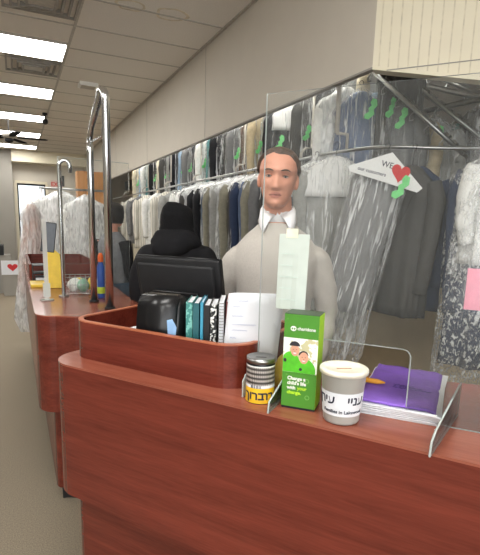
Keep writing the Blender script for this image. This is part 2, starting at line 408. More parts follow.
# sign, cabinet, heart board
t = thing('exit_sign', 'small red exit sign high on the far wall', 'sign', (1.12, FYw-.02, 2.5))
part('plate', box(nb(), -.16, .16, -.02, .0, -.1, .1), mat('sign_plate', (206, 176, 166), .5), t)
text_flat('lettering', 'EXIT', .15, M['red'], t, frame((-.155, -.021, -.05), (1, 0, 0), (0, 0, 1)), .003)
t = thing('tall_cabinet', 'tall orange-brown oak cabinet behind the chrome stand', 'cabinet', (1.45, 10.9, 0))
part('cabinet_body', box(nb(), -.2, .40, .0, .33, 0, 2.56), M['oak'], t)
for s in (0, 1): part('door', box(nb(), -.195+.3*s, .095+.3*s, -.02, 0, .1, 2.54, bev=.004), M['oak'], t)
t = thing('low_cabinet', 'low grey cabinet with a dark top at the far left edge', 'cabinet', (-.62, 10.7, 0))
part('cabinet_body', box(nb(), -.5, .5, 0, .4, 0, .78), M['wall_dim'], t); part('cabinet_top', box(nb(), -.52, .38, -.02, .42, .78, .98), M['black_matte'], t)
t = thing('heart_sign', 'white card with a big red heart on the far left', 'sign', (-.12, 10.3, .42))
part('card', box(nb(), -.17, .13, 0, .01, 0, .28), M['paper'], t)
part('support_box', box(nb(), -.15, .11, .01, .2, -.42, .2), M['wall_dim'], t)
bm = nb(); P = []
for k in range(40):
    a = k/40*2*PI; P.append((.0058*16*math.sin(a)**3, .0052*(13*math.cos(a)-5*math.cos(2*a)-2*math.cos(3*a)-math.cos(4*a))))
prism(bm, P, 0, .003, 0, frame((.03, 0, .15), (1, 0, 0), (0, 0, 1))); part('heart', bm, M['red'], t)
# exterior behind the window: pale railing and pavement
bm = nb()
for k in range(8): tube(bm, [(-.4+.22*k, 16.2, 0), (-.4+.22*k, 16.2, 1.5)], .012)
tube(bm, [(-.6, 16.2, 1.5), (1.4, 16.2, 1.5)], .02); tube(bm, [(-.6, 16.2, 1.0), (1.4, 16.2, 1.0)], .015)
tag(part('railing', bm, M['steel']), 'metal railing outside the far window', 'railing')
# stockroom tubes
for i, y in enumerate((3.5, 5.0, 6.5, 8.0, 9.5)):
    t = thing('tube_light', 'fluorescent tube lamp mounted above the upper row of garments', 'light', (2.16, y, 3.0), 0, 'stockroom tube lamps')
    part('tube', tube(nb(), [(0, -.6, 0), (0, .6, 0)], .02), M['tube'], t); part('batten', box(nb(), -.04, .04, -.62, .62, .02, .06), M['white'], t)

# ------------------------------------------------------------------ front counter (local x along the front, y towards the staff side)
TH = math.atan2(-.817, .576)
K = thing('front_counter', 'cherry-wood service counter with rounded corner in the foreground', 'counter', (.15, 1.53, 0), TH)
bk = lambda s: .47+(s-.76)*.24
out = [p for p in rrect(-.15, .5, 0, .5, [.11, .01, .01, .1])]
P = out[:9]+[(2.2, 0), (2.2, bk(2.2)), (.62, bk(.62)), (.55, .53)]+out[-9:][0:9]
P[-9:] = [(-.15+.1-.1*math.sin(a*PI/16), .53-.1+.1*math.cos(a*PI/16)) for a in range(9)]
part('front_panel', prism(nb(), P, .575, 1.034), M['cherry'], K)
part('counter_top', prism(nb(), P, 1.034, 1.04), M['cherry_top_sheen'], K)
bm = nb(); Pi = offset_in(P, .055); prism(bm, Pi, .1, .575); part('base', bm, M['cherry'], K)
part('toe_kick', prism(nb(), offset_in(P, .1), 0, .1), M['black_matte'], K)
O = rrect(-.13, .562, .085, .52, [.09, .1, .1, .09]); I = offset_in(O, .017)
part('rim', ringwall(nb(), O, I, 1.04, 1.166), M['cherry'], K)
part('rim_cap', ringwall(nb(), O, I, 1.166, 1.17), M['cherry_edge_highlight'], K)
part('desk_shelf', prism(nb(), I, 1.04, 1.05), M['cherry'], K)
Minv = Matrix.LocRotScale(V((.15, 1.53, 0)), Matrix.Rotation(TH, 3, 'Z').to_quaternion(), None)
def W(s, t, z=0): return Minv @ V((s, t, z))

# ------------------------------------------------------------------ far counter
FC = thing('far_counter', 'second cherry-wood counter with rounded end behind the first', 'counter', (.3, 3.5, 0))
P = [(.065+.09-.09*math.cos(a*PI/20), 2.55-.12*math.sin(a*PI/20)) for a in range(11)]+[(.24, 2.38), (.42, 2.35), (.54, 2.36), (.6, 2.43), (.62, 2.6), (.655, 5.45), (.065, 5.45)]
Pl = [(x-.3, y-3.5) for x, y in P]
part('front_panel', prism(nb(), Pl, .54, 1.034), M['cherry'], FC); part('counter_top', prism(nb(), Pl, 1.034, 1.04), M['cherry_top_sheen'], FC)
part('base', prism(nb(), offset_in(Pl, .07), .08, .54), M['cherry'], FC); part('toe_kick', prism(nb(), offset_in(Pl, .1), 0, .08), M['black_matte'], FC)
O = rrect(-.22, .34, .6, 1.9, .05); part('rim', ringwall(nb(), O, offset_in(O, .02), 1.04, 1.15), M['cherry'], FC)

# ------------------------------------------------------------------ chrome garment stand and second pole on the far counter
t = thing('garment_stand', 'tall chrome inverted-U garment stand on the far counter', 'garment stand', (.438, 2.541, 1.04))
def arc(c, r, a0, a1, ax, n=8): return [V(c)+V(ax)*r*math.cos(a0+(a1-a0)*k/n)+V((0, 0, 1))*r*math.sin(a0+(a1-a0)*k/n) for k in range(n+1)]
d = V((-.045, .255, 0)); L_ = d.length; ax = d/L_
top = 1.13
path = [V((0, 0, .0)), V((0, 0, top-.07))]+arc(ax*.05+V((0, 0, top-.07)), .05, PI, PI/2.6, ax)+[ax*(L_-.03)+V((0, 0, top-.17)), ax*L_+V((0, 0, top-.23))]
part('near_leg', tube(nb(), path, [.0205]*(len(path)-2)+[.015, .015], 16), M['chrome'], t, True)
part('far_leg', tube(nb(), [d+V((0, 0, top-.22)), d+V((0, 0, top-.3)), d], [.014, .018, .018], 16), M['chrome'], t, True)
part('inner_rail', tube(nb(), [ax*.02+V((0, 0, top-.1)), ax*.05+V((0, 0, top-.2)), ax*.06+V((0, 0, top-.24)), ax*(L_-.01)+V((0, 0, top-.24))], .006, 8), M['chrome'], t, True)
for q in (V((0, 0, 0)), d): part('foot', lathe(nb(), [(0, 0), (.028, 0), (.028, .012), (0, .014)], q.x, q.y), M['black_matte'], t, True)
t = thing('hook_pole', 'thin chrome pole with a bent hook top on the far counter', 'pole', (.25, 3.05, 1.04))
part('pole', tube(nb(), [(0, 0, 0), (0, 0, .78)]+arc((.03, 0, .78), .03, PI, 0, (1, 0, 0))+[(.06, 0, .74)], .0125, 12), M['chrome'], t, True)
part('clamp', tube(nb(), [(.02, -.004, .66), (.02, -.004, .72)], .007, 8), M['black_matte'], t)
part('foot', lathe(nb(), [(0, 0), (.03, 0), (.03, .008), (0, .01)]), M['steel'], t, True)

# ------------------------------------------------------------------ acrylic screens
SD = V((.635, -.7726, 0)).normalized(); SNv = V((.7726, .635, 0)).normalized()
S = thing('sneeze_guard', 'large clear acrylic counter screen with a pass-through slot', 'screen', (.849, .813, 1.0405), math.atan2(SD.y, SD.x))
# local: x along the screen, z up, y towards staff; slot between x=-.275 and 0
def slab(bm, P, y0, y1):
    return prism(bm, P, y0, y1, 0, frame((0, 0, 0), (1, 0, 0), (0, 0, 1)))
r_ = .02
c1 = [(-.275, 0), (-.275, .155)]+[(-.255-.02*math.cos(a), .155+.02*math.sin(a)) for a in (.4, .8, 1.2, PI/2)]
c2 = [(-.025+.02*math.sin(a)+.005, .155+.02*math.cos(a)) for a in (0, .4, .8, 1.2, PI/2)]+[(0, .02), (.006, .006), (.02, 0)]
outline = [(-.40, 0)]+c1+c2+[(.85, 0), (.85, .79), (-.40, .79)]
part('panel', slab(nb(), outline, -.0025, .0025), M['acrylic'], S)
bm = nb()
def edge(P, r=.0022):
    tube(bm, [(a, 0, b) for a, b in P], r, 6)
edge([(-.40, 0), (-.40, .79)], .0018); edge([(-.40, .79), (-.3, .79)], .0007); edge(c1+c2+[(.85, 0.002)], .0016)
part('polished_edge', bm, M['acrylic_edge'], S)
for xx in (-.312, .101):
    bm = nb(); tri = [(-.135, 0), (.15, 0), (.15, .05), (.05, .085), (-.128, .028)] if xx < 0 else [(-.185, 0), (.09, 0), (.09, .085), (.075, .085), (-.15, .045), (-.18, .03)]
    fx = (0, 1, 0) if xx < 0 else (.175, .985, 0); fm = frame((xx, 0, 0), fx, (0, 0, 1)); prism(bm, tri, -.0025, .0025, 0, fm); ft = part('foot', bm, M['acrylic'], S)
    bm = nb(); tube(bm, [fm @ V((a, b, 0)) for a, b in tri+[tri[0]]], .0023, 6); part('polished_edge', bm, M['acrylic_edge'], ft)
# taped sheet
bm = nb(); nx, nz = 6, 14; g = []
for i in range(nx+1):
    col = []
    for j in range(nz+1):
        x = -.352+.082*i/nx; z = .245+.197*j/nz; col.append(bm.verts.new((x+.003*(j/nz), -.0045-.004*(1-j/nz)*abs(math.sin(i*1.1)), z)))
    g.append(col)
for i in range(nx):
    for j in range(nz): bm.faces.new((g[i][j], g[i+1][j], g[i+1][j+1], g[i][j+1]))
o = thing('taped_receipt', 'pale green-white paper slip taped to the clear screen in front of the man', 'paper slip', S.location, S.rotation_euler.z)
po = part('slip', bm, M['receipt'], o); so = po.modifiers.new('solid', 'SOLIDIFY'); so.thickness = .0004
mid = mat('receipt_print', (196, 210, 202), .8)
for j in range(5):
    z = .39-.03*j; bm = nb(); box(bm, -.343, -.343+random.uniform(.03, .062), -.0092, -.0088, z, z+.0022); part('printed_line', bm, mid, o)
part('tape', box(nb(), -.33, -.298, -.0056, -.0028, .432, .456), mat('tape', (226, 224, 200), .4), o)
# screen on the far counter
t = thing('far_sneeze_guard', 'second clear acrylic screen standing on the far counter', 'screen', (.24, 2.98, 1.0405), .15)
part('panel', prism(nb(), [(0, .0), (0, .82), (.42, .82), (.42, 0)], -.002, .002, 0, frame((0, 0, 0), (1, 0, 0), (0, 0, 1))), M['acrylic'], t)
part('polished_edge', tube(nb(), [(0, 0, 0), (0, 0, .82), (.42, 0, .82)], .0022, 6), M['acrylic_edge'], t)
t = thing('acrylic_stand', 'slim clear acrylic stand with a round foot holding a dark tablet', 'stand', (.147, 2.93, 1.04))
part('foot', lathe(nb(), [(0, 0), (.038, 0), (.038, .006), (0, .006)]), M['acrylic_edge'], t, True)
part('column', box(nb(), -.012, .012, -.003, .003, .006, .47), M['frost'], t)
part('clamp', box(nb(), -.02, .02, -.005, .004, .02, .1), M['acrylic_edge'], t)
o = thing('tablet', 'dark grey tablet leaning on the slim acrylic stand', 'tablet', (.14, 2.93, 1.02)); o.rotation_euler = (0, math.radians(7), 0)
part('case', box(nb(), -.055, .02, .0, .01, .3, .47, bev=.004), M['black_matte'], o); part('screen', box(nb(), -.05, .015, -.001, .0, .305, .465), mat('tablet_glass', (58, 62, 68), .2), o)

# ------------------------------------------------------------------ things on the far counter
def bag(bm, P, z0, h, seed):  # soft lumpy packet
    ell(bm, (0, 0, h/2+z0), P[0], P[1], h/2, n=16, m=10)
    for v in bm.verts: v.co += V((noise.noise(v.co*30+V((seed, 0, 0))), noise.noise(v.co*30+V((0, seed, 0))), .3*noise.noise(v.co*30+V((0, 0, seed)))))*.008
    zz = min(v.co.z for v in bm.verts)
    for v in bm.verts: v.co.z -= zz-z0
    return bm
M['yellow'] = mat('yellow_plastic', (226, 192, 60), .5, var=.1, scale=20)
o = tag(part('yellow_envelope', prism(nb(), [(-.06, 0), (.045, 0), (.03, .24), (-.04, .3), (-.055, .22)], -.012, .012, 0, frame((.24, 3.45, 1.04), (1, -.1, 0), (0, .3, 1))), M['yellow']), 'tall yellow packet standing behind the slim acrylic stand', 'packet')
t = thing('wire_basket', 'wire basket of small papers on the far counter', 'basket', (.40, 3.2, 1.04), -.1)
bm = nb()
for h in (.004, .06, .11): tube(bm, [(-.13, -.08, h), (.13, -.08, h), (.13, .08, h), (-.13, .08, h), (-.13, -.08, h)], .002, 5)
for k in range(9):
    x = -.13+.0325*k; tube(bm, [(x, -.08, .11), (x, -.08, 0.002), (x, .08, 0.002), (x, .08, .11)], .0016, 5)
part('wire', bm, M['steel'], t)
for i, (dx, dy, c, nm) in enumerate([(-.07, 0, (236, 238, 232), 'white'), (-.02, -.03, (150, 196, 170), 'mint green'), (.04, .02, (238, 206, 70), 'yellow'), (.08, -.03, (240, 240, 236), 'cream'), (-.04, .045, (232, 200, 80), 'amber')]):
    p = W(0, 0); rr = (V((.40+dx, 3.2+dy, 1.047)))
    o = thing('sweet_packet', nm+' packet lying in the wire basket', 'packet', rr, i*.7, 'packets in the wire basket'); part('wrapper', bag(nb(), (.045, .028), 0, .09, i*3.1), mat(nm+'_wrapper', c, .5), o, True)
o = tag(part('yellow_tray', box(nb(), .075, .175, 3.5, 3.75, 1.04, 1.062, bev=.006), M['yellow']), 'shallow yellow tray at the left edge of the far counter', 'tray')
t = thing('paper_tray', 'dark open letter tray with white sheets behind the yellow tray', 'letter tray', (.19, 3.92, 1.04))
bm = nb()
for h in (.0, .06, .12): box(bm, -.09, .09, -.1, .1, h, h+.006)
box(bm, -.09, -.085, -.1, .1, 0, .12); box(bm, .085, .09, -.1, .1, 0, .12); part('rack', bm, M['black_matte'], t)
part('sheets', box(nb(), -.07, .07, -.09, .09, .006, .03), M['paper'], t)
t = thing('cleaning_bottle', 'blue bottle with an orange cap between the chrome legs', 'bottle', (.455, 2.93, 1.04))
part('bottle_body', lathe(nb(), [(0, 0), (.02, 0), (.022, .01), (.022, .19), (.014, .215), (.012, .225), (0, .225)]), mat('blue_bottle', (58, 92, 168), .3), t, True)
part('band', lathe(nb(), [(.0225, .03), (.0228, .035), (.0228, .065), (.0225, .07)]), mat('lime_band', (190, 214, 70), .4), t, True)
part('cap', lathe(nb(), [(.016, .222), (.017, .225), (.016, .26), (.008, .275), (0, .275)]), mat('orange_cap', (232, 110, 50), .4), t, True)

# ------------------------------------------------------------------ things on the desk behind the rim
def loc(s, t, z): return W(s, t, z)
T = thing('monitor', 'black touchscreen monitor seen from behind', 'monitor', (.565, 1.72, 1.05), math.atan2(-.287, .246))
tm = Matrix.Translation((0, 0, .19)) @ Matrix.Rotation(math.radians(14), 4, 'X')
bm = nb(); box(bm, -.185, .185, -.012, .02, -.14, .14, mtx=tm, bev=.008); part('screen_housing', bm, M['black_matte'], T, True)
bm = nb(); box(bm, -.165, .165, -.03, -.012, -.12, .12, mtx=tm, bev=.01); hb = part('back_cover', bm, M['black_matte'], T, True)
bm = nb(); box(bm, -.1, .1, -.045, -.03, -.12, .02, mtx=tm, bev=.006); part('cable_cover', bm, M['black'], T, True)
part('bezel_rim', tube(nb(), [tm @ V(p) for p in [(-.18, .0, .141), (.18, 0, .141)]], .004, 6), M['black'], T, True)
part('glass', box(nb(), -.172, .172, .02, .022, -.127, .127, mtx=tm), M['black'], T)
part('stand', box(nb(), -.05, .05, -.0, .05, 0, .2, bev=.01), M['black_matte'], T); part('base', box(nb(), -.11, .11, -.06, .09, 0, .012, bev=.004), M['black_matte'], T)
# receipt printer: tall glossy black with curved top
T = thing('receipt_printer', 'glossy black receipt printer with a curved top behind the rim', 'printer', (.43, 1.482, 1.06), TH+.22)
prof = [(-.065, 0), (.07, 0), (.072, .12), (.066, .165), (.04, .2), (-.0, .214), (-.03, .21), (-.05, .18), (-.062, .1)]
bm = nb(); prism(bm, prof, -.075, .075, 0, frame((0, 0, 0), (0, 1, 0), (0, 0, 1)))
bmesh.ops.transform(bm, matrix=Matrix.Identity(4), verts=bm.verts); bmesh.ops.bevel(bm, geom=[e for e in bm.edges if abs(e.verts[0].co.x-e.verts[1].co.x) < .01], offset=.009, segments=3, affect='EDGES')
part('housing', bm, M['black'], T, True)
part('side_vent', box(nb(), -.0775, -.0755, -.03, .03, .05, .17), M['dark_steel'], T)
part('paper_cutter', box(nb(), -.055, .055, -.012, .012, .208, .2155, bev=.003), M['dark_steel'], T)
text_flat('maker_mark', 'star', .014, M['white'], T, frame((-.045, -.0645, .045), (1, 0, 0), (0, .03, 1)), .0003)
M['bluesheet'] = mat('blue_sticker', (150, 186, 226), .4)
part('sticker', prism(nb(), [(.0, 0), (.022, .005), (.026, .05), (.01, .075), (-.008, .07), (-.004, .03)], 0, .001, 0, frame((.0475, -.0665, .07), (1, 0, 0), (0, .08, 1))), M['bluesheet'], T)
# card terminal lying left
T = thing('card_terminal', 'flat black card terminal with a cable inside the rim, left end', 'card terminal', W(.06, .19, 1.05), TH+.3)
part('terminal_body', box(nb(), -.09, .09, -.045, .045, 0, .06, bev=.012), M['black_matte'], T, True); part('keypad', box(nb(), -.06, .0, -.03, .03, .06, .063), M['dark_steel'], T)
part('display', box(nb(), .015, .075, -.03, .03, .06, .062), M['black'], T)
part('cable', tube(nb(), [(-.09, 0, .03), (-.12, .02, .035), (-.12, .06, .02), (-.05, .09, .01), (.05, .1, .008)], .003, 8), M['black'], T, True)
T = thing('folded_receipt', 'crumpled white receipt lying across the black card terminal', 'receipt', W(.09, .25, 1.05), TH+.2)
part('sheet', prism(nb(), [(-.08, .075), (-.03, .085), (.03, .078), (.08, .09), (.08, .092), (.03, .08), (-.03, .087), (-.08, .077)], -.035, .035, 0, frame((0, 0, 0), (1, 0, 0), (0, 0, 1))), M['paper'], T)
# upright notebooks
def book(name, label, s, tt, wdt, dep, h, cover, rot=.5, spiral=False, pattern=None, tilt=0):
    T = thing(name, label, 'notebook', W(s, tt, 1.05), TH+rot, 'notebooks behind the rim')
    m0 = Matrix.Rotation(tilt, 4, 'Y')
    bm = nb(); box(bm, -wdt/2, -wdt/2+.0015, 0, dep, 0, h, mtx=m0); box(bm, wdt/2-.0015, wdt/2, 0, dep, 0, h, mtx=m0)
    if not spiral: box(bm, -wdt/2, wdt/2, -.0015, 0, 0, h, mtx=m0)
    part('cover', bm, cover, T); part('pages', box(nb(), -wdt/2+.0015, wdt/2-.0015, .002, dep-.003, .002, h-.004, mtx=m0), M['paper'], T)
    if spiral:
        bm = nb()
        for k in range(int(h/.009)):
            z = .006+k*.009; tube(bm, [m0 @ V((wdt*.5*math.cos(q), -.002+.004*math.sin(q)*1.3, z+q*.0003)) for q in [j*PI/4 for j in range(9)]], .0009, 5)
        part('spiral', bm, M['steel'], T)
    return T
def speckled(name, a, b, sc=60):
    m = mat(name, a, .5, var=0); nt = m.node_tree; rp = [n for n in nt.nodes if n.type == 'VALTORGB'][0]
    rp.color_ramp.interpolation = 'CONSTANT'; rp.color_ramp.elements[0].position = 0; rp.color_ramp.elements[0].color = srgb(*a)
    rp.color_ramp.elements[1].position = .52; rp.color_ramp.elements[1].color = srgb(*b)
    [n for n in nt.nodes if n.type == 'TEX_NOISE'][0].inputs['Scale'].default_value = sc; return m
bs = .335
book('notebook', 'teal marbled notebook, leftmost upright notebook by the printer', .335, .155, .02, .15, .215, speckled('teal_marble', (60, 130, 124), (120, 186, 176)))
book('notebook', 'plain dark teal notebook second from the printer', .36, .155, .018, .15, .215, mat('dark_teal', (34, 92, 98), .5))
book('notebook', 'bright turquoise notebook between the teal and black ones', .38, .157, .009, .15, .22, mat('turquoise', (60, 150, 180), .5))
book('notebook', 'black composition notebook next to the turquoise one', .398, .157, .018, .15, .213, M['black_matte'])
book('notebook', 'black and white marbled composition notebook', .42, .16, .018, .15, .215, speckled('bw_marble', (20, 20, 22), (220, 220, 216), 90))
book('notebook', 'spiral-bound notebook with silver coil', .448, .16, .018, .15, .23, M['black_matte'], spiral=True)
book('notebook', 'dark red notebook beside the standing letter', .47, .162, .014, .15, .23, mat('maroon', (96, 36, 36), .5))
# big sheet of paper leaning
T = thing('written_letter', 'large white handwritten sheets standing behind the rim beside the notebooks', 'paper sheets', W(.515, .165, 1.05), TH+.22)
for k in range(3):
    bm = nb(); g = []
    for i in range(9):
        col = []
        for j in range(11):
            u_ = i/8; v_ = j/10; col.append(bm.verts.new((-.062+.152*u_+.004*k+.02*v_, .004*k+.015*math.sin(u_*2.6+k*.4)*v_+.02*u_*u_, .0+.256*v_+.006*k*u_-.006*u_*v_)))
        g.append(col)
    for i in range(8):
        for j in range(10): bm.faces.new((g[i][j], g[i+1][j], g[i+1][j+1], g[i][j+1]))
    o = part('sheet', bm, M['paper'], T, True); so = o.modifiers.new('solid', 'SOLIDIFY'); so.thickness = .0006
bm = nb()
for j, (a, b, z) in enumerate([(.01, .045, .235), (.0, .022, .218), (.0, .03, .19), (.003, .075, .165), (.004, .05, .148), (.0, .02, .125)]):
    n_ = int((b-a)/.006)
    pts = [(-.045+.02*z/.256+a+.003*q, -.004+.0*q, z+.0025*math.sin(q*2.3+j)) for q in range(n_*2+1)]
    pts = [(x, .015*math.sin(((x+.062-.02*zz/.256)/.152)*2.6)*(zz/.256)+.02*((x+.062)/.152)**2-.003, zz) for x, _, zz in pts]
    tube(bm, pts, .0006, 4)
part('handwriting', bm, mat('blue_ink', (120, 134, 176), .8), T)

# ------------------------------------------------------------------ things on the ledge
M['labelgrey'] = None
def stripes_mat():
    m = bpy.data.materials.new('striped_label'); m.use_nodes = True; nt = m.node_tree; L = nt.links; b = nt.nodes['Principled BSDF']
    tc = nt.nodes.new('ShaderNodeTexCoord'); sp = nt.nodes.new('ShaderNodeSeparateXYZ'); L.new(tc.outputs['Object'], sp.inputs[0])
    at = nt.nodes.new('ShaderNodeMath'); at.operation = 'ARCTAN2'; L.new(sp.outputs[1], at.inputs[0]); L.new(sp.outputs[0], at.inputs[1])
    s1 = nt.nodes.new('ShaderNodeMath'); s1.operation = 'MULTIPLY'; s1.inputs[1].default_value = 46; L.new(at.outputs[0], s1.inputs[0])
    s2 = nt.nodes.new('ShaderNodeMath'); s2.operation = 'SINE'; L.new(s1.outputs[0], s2.inputs[0])
    z1 = nt.nodes.new('ShaderNodeMath'); z1.operation = 'MULTIPLY'; z1.inputs[1].default_value = 520; L.new(sp.outputs[2], z1.inputs[0])
    z2 = nt.nodes.new('ShaderNodeMath'); z2.operation = 'SINE'; L.new(z1.outputs[0], z2.inputs[0])
    ad = nt.nodes.new('ShaderNodeMath'); ad.operation = 'ADD'; L.new(s2.outputs[0], ad.inputs[0]); L.new(z2.outputs[0], ad.inputs[1])
    rp = nt.nodes.new('ShaderNodeValToRGB'); L.new(ad.outputs[0], rp.inputs[0]); rp.color_ramp.elements[0].color = srgb(54, 48, 46); rp.color_ramp.elements[1].color = srgb(196, 188, 180)
    L.new(rp.outputs[0], b.inputs['Base Color']); b.inputs['Roughness'].default_value = .4
    return m
T = thing('collection_tin', 'round charity tin, striped dark label over a yellow band, on the ledge', 'tin', (.573, 1.062, 1.04))
part('tin_body', lathe(nb(), [(0, .0), (.0375, 0), (.0378, .002), (.0378, .108), (.0375, .109), (0, .109)], n=40), M['black'], T, True)
part('printed_label', lathe(nb(), [(.0382, .05), (.0382, .1)], n=40), stripes_mat(), T, True)
part('white_stripe', lathe(nb(), [(.0384, .099), (.0384, .1025)], n=40), M['white'], T, True)
part('white_stripe', lathe(nb(), [(.0384, .043), (.0384, .0505)], n=40), M['paper'], T, True)
part('yellow_band', lathe(nb(), [(.0385, .002), (.0385, .043)], n=40), mat('yellow_band', (238, 190, 40), .45), T, True)
part('lid', lathe(nb(), [(0, .118), (.03, .118), (.0345, .119), (.0385, .121), (.0385, .108), (.037, .108)], n=40), M['steel'], T, True)
part('coin_slot', box(nb(), -.014, .014, -.002, .002, .1181, .1186, mtx=Matrix.Rotation(-.5, 4, 'Z')), M['black_matte'], T)
va = math.atan2(-1.062, -.573)
bend_text('lettering', 'הר', .03, M['ink'], T, .0385, .0385, 1, .013, va+.55, .0008)
bend_text('lettering', 'ברוך'[::-1], .03, M['ink'], T, .0385, .0385, 1, .013, va-.45, .0008)
bend_text('fine_print', '||| || ||| ||', .008, M['ink'], T, .0386, .0386, 1, .0455, va-.3, .0002)
T = thing('bracket', 'small frosted plastic bracket around the striped tin', 'bracket', (.573, 1.062, 1.0402), TH)
bm = nb(); prism(bm, [(-.012, 0), (.012, 0), (.012, .05), (.004, .062), (-.012, .045)], -.0488, -.0455, 0, frame((0, .0, 0), (0, 1, 0), (0, 0, 1))); part('plate', bm, M['acrylic_edge'], T)
# green box
T = thing('charity_box', 'tall green card collection box with a photo of two people', 'box', (.60, .995, 1.04), math.radians(-46))
Wb, Db, Hb = .088, .066, .247
gd = mat('box_green', (74, 138, 44), .45, var=.02); gl = mat('box_lime', (160, 206, 40), .45, var=.03)
bm = nb(); box(bm, 0, Wb, 0, Db, .006, Hb)
bm.faces.ensure_lookup_table()
for f in bm.faces:
    f.normal_update()
    if abs(f.normal.x) > .9: f.material_index = 1
me_ = part('box_body', bm, [gd, gl], T)
part('base_edge', box(nb(), .001, Wb-.001, .001, Db-.001, 0, .006), M['black_matte'], T)
part('lid_slot', box(nb(), .0, Wb, 0, Db, Hb, Hb+.0015), mat('box_top', (66, 82, 62), .5), T)
FR = lambda x, z, k=0: frame((x, -.0004-.0004*k, z), (1, 0, 0), (0, 0, 1))
ph = part('photo_print', box(nb(), .0, Wb, -.0006, 0, .098, .187), speckled('photo_back', (236, 236, 226), (196, 190, 150), 40), T)
def disc(bm, cx, cz, rx, rz, k, a0=0, a1=2*PI, n=24):
    P = [(cx+rx*math.cos(a0+(a1-a0)*i/n), cz+rz*math.sin(a0+(a1-a0)*i/n)) for i in range(n if a1-a0 > 6.2 else n+1)]
    return prism(bm, P, .0002, .0005, 0, FR(0, 0, k))
sk = mat('printed_skin', (214, 160, 132), .5); shirt = mat('printed_shirt', (84, 184, 40), .5, var=.15, scale=60); drk = mat('printed_dark', (44, 42, 46), .5)
bm = nb(); disc(bm, .02, .112, .026, .04, 1); disc(bm, .058, .104, .027, .032, 2)
for v in bm.verts: v.co.z = max(v.co.z, .0985); v.co.x = max(v.co.x, .0005)
part('printed_shirts', bm, shirt, ph)
bm = nb(); disc(bm, .0305, .156, .011, .0155, 2); disc(bm, .054, .138, .0115, .015, 3); part('printed_faces', bm, sk, ph)
bm = nb()
for cx, cz, q in ((.0305, .156, 1.0), (.054, .138, .95)):
    for sx in (-1, 1): disc(bm, cx+sx*.0042*q, cz+.002, .0013, .0009, 4, n=10)
    disc(bm, cx, cz-.0035, .0010, .0008, 4, n=8)
part('printed_eyes', bm, mat('printed_brown', (120, 70, 56), .6), ph)
bm = nb()
for cx, cz in ((.0305, .1495), (.054, .1315)): disc(bm, cx, cz, .0042, .0024, 4, PI, 2*PI, 10)
part('printed_smiles', bm, M['paper'], ph)
bm = nb(); disc(bm, .0295, .167, .0135, .012, 3, 0, PI); disc(bm, .053, .144, .0125, .0125, 2.5, 0.1, PI); disc(bm, .006, .128, .004, .005, 3); disc(bm, .047, .108, .004, .004, 4); part('printed_cap', bm, drk, ph)
wt = M['white']
text_flat('lettering', 'charidone', .0115, wt, T, FR(.034, .208, 1), .0002)
bm = nb(); disc(bm, .024, .211, .0075, .0065, 1)
part('emblem', bm, wt, T)
bm = nb(); disc(bm, .021, .211, .002, .0025, 3); disc(bm, .027, .211, .002, .0025, 3); part('emblem_marks', bm, gd, T)
text_flat('lettering', 'Change a', .0125, wt, T, FR(.014, .078, 1), .0004)
text_flat('lettering', "child's life", .0125, wt, T, FR(.014, .0655, 1), .0004)
text_flat('lettering', 'with', .0125, wt, T, FR(.014, .053, 1), .0004)
lim = mat('lime_print', (176, 220, 50), .5)
text_flat('lettering', 'your', .0125, lim, T, FR(.041, .053, 1), .0004)
text_flat('lettering', 'change.', .0125, lim, T, FR(.014, .0405, 1), .0004)
bm = nb()
for cx, cz in ((.064, .078), (.067, .035), (.008, .235), (.012, .09)):
    rr = .006 if cx > .05 else .0018
    O = [(cx+rr*math.cos(a*PI/10), cz+rr*math.sin(a*PI/10)) for a in range(20)]; I = [(cx+rr*.75*math.cos(a*PI/10), cz+rr*.75*math.sin(a*PI/10)) for a in range(20)]
    ringwall(bm, O, I, 0, .0004); 
bmesh.ops.transform(bm, matrix=FR(0, 0, 0), verts=bm.verts); part('printed_circles', bm, mat('pale_green', (120, 176, 90), .5), T)
# plastic tub
T = thing('plastic_tub', 'clear plastic deli tub with white lid and Hebrew paper label', 'tub', (.697, .871, 1.04))
r0, r1, hh = .043, .0535, .128
part('tub_wall', lathe(nb(), [(0, .002), (r0-.002, .002), (r0, .006), (r1, hh-.006), (r1+.0025, hh-.004), (r1+.0025, hh), (r1-.0015, hh), (r0-.0015, .006), (0, .004)], n=48), M['frost'], T, True)
part('lid', lathe(nb(), [(0, hh+.001), (r1-.012, hh+.001), (r1-.008, hh+.005), (r1+.002, hh+.006), (r1+.0045, hh+.003), (r1+.0045, hh-.006), (r1+.003, hh-.006)], n=48), mat('lid', (232, 226, 208), .35), T, True)
part('coin_slot', box(nb(), -.018, .018, -.0025, .0025, hh+.001, hh+.0022, mtx=Matrix.Rotation(-.35, 4, 'Z')), mat('slot', (176, 140, 110), .6), T)
rz = lambda z: r0+(r1-r0)*z/hh
part('paper_label', lathe(nb(), [(rz(.024)+.0006, .024), (rz(.082)+.0006, .082)], n=48), M['paper'], T, True)
va = math.atan2(-.871, -.697)
bend_text('lettering', 'עניי'[::-1], .03, M['ink'], T, r0, r1, hh, .054, va+.72, .0006)
bend_text('lettering', 'עירך'[::-1], .03, M['ink'], T, r0, r1, hh, .054, va-.95, .0006)
bend_text('lettering', 'Families in Lakewood', .0115, M['ink'], T, r0, r1, hh, .032, va+.1, .0002)
o = thing('coins_and_notes', 'dull coins and folded notes inside the plastic tub', 'money', (.697, .871, 1.045))
bm = nb()
for k in range(40):
    a = random.uniform(0, 6.28); q = random.uniform(0, .03); z = random.uniform(.002, .014)
    lathe_ = nb(); ell(bm, (q*math.cos(a), q*math.sin(a), z), .009, .009, .0012, Matrix.Rotation(random.uniform(-.5, .5), 3, 'X'), 12, 4)
oc = part('coins', bm, M['dark_steel'], o); oc['kind'] = 'stuff'
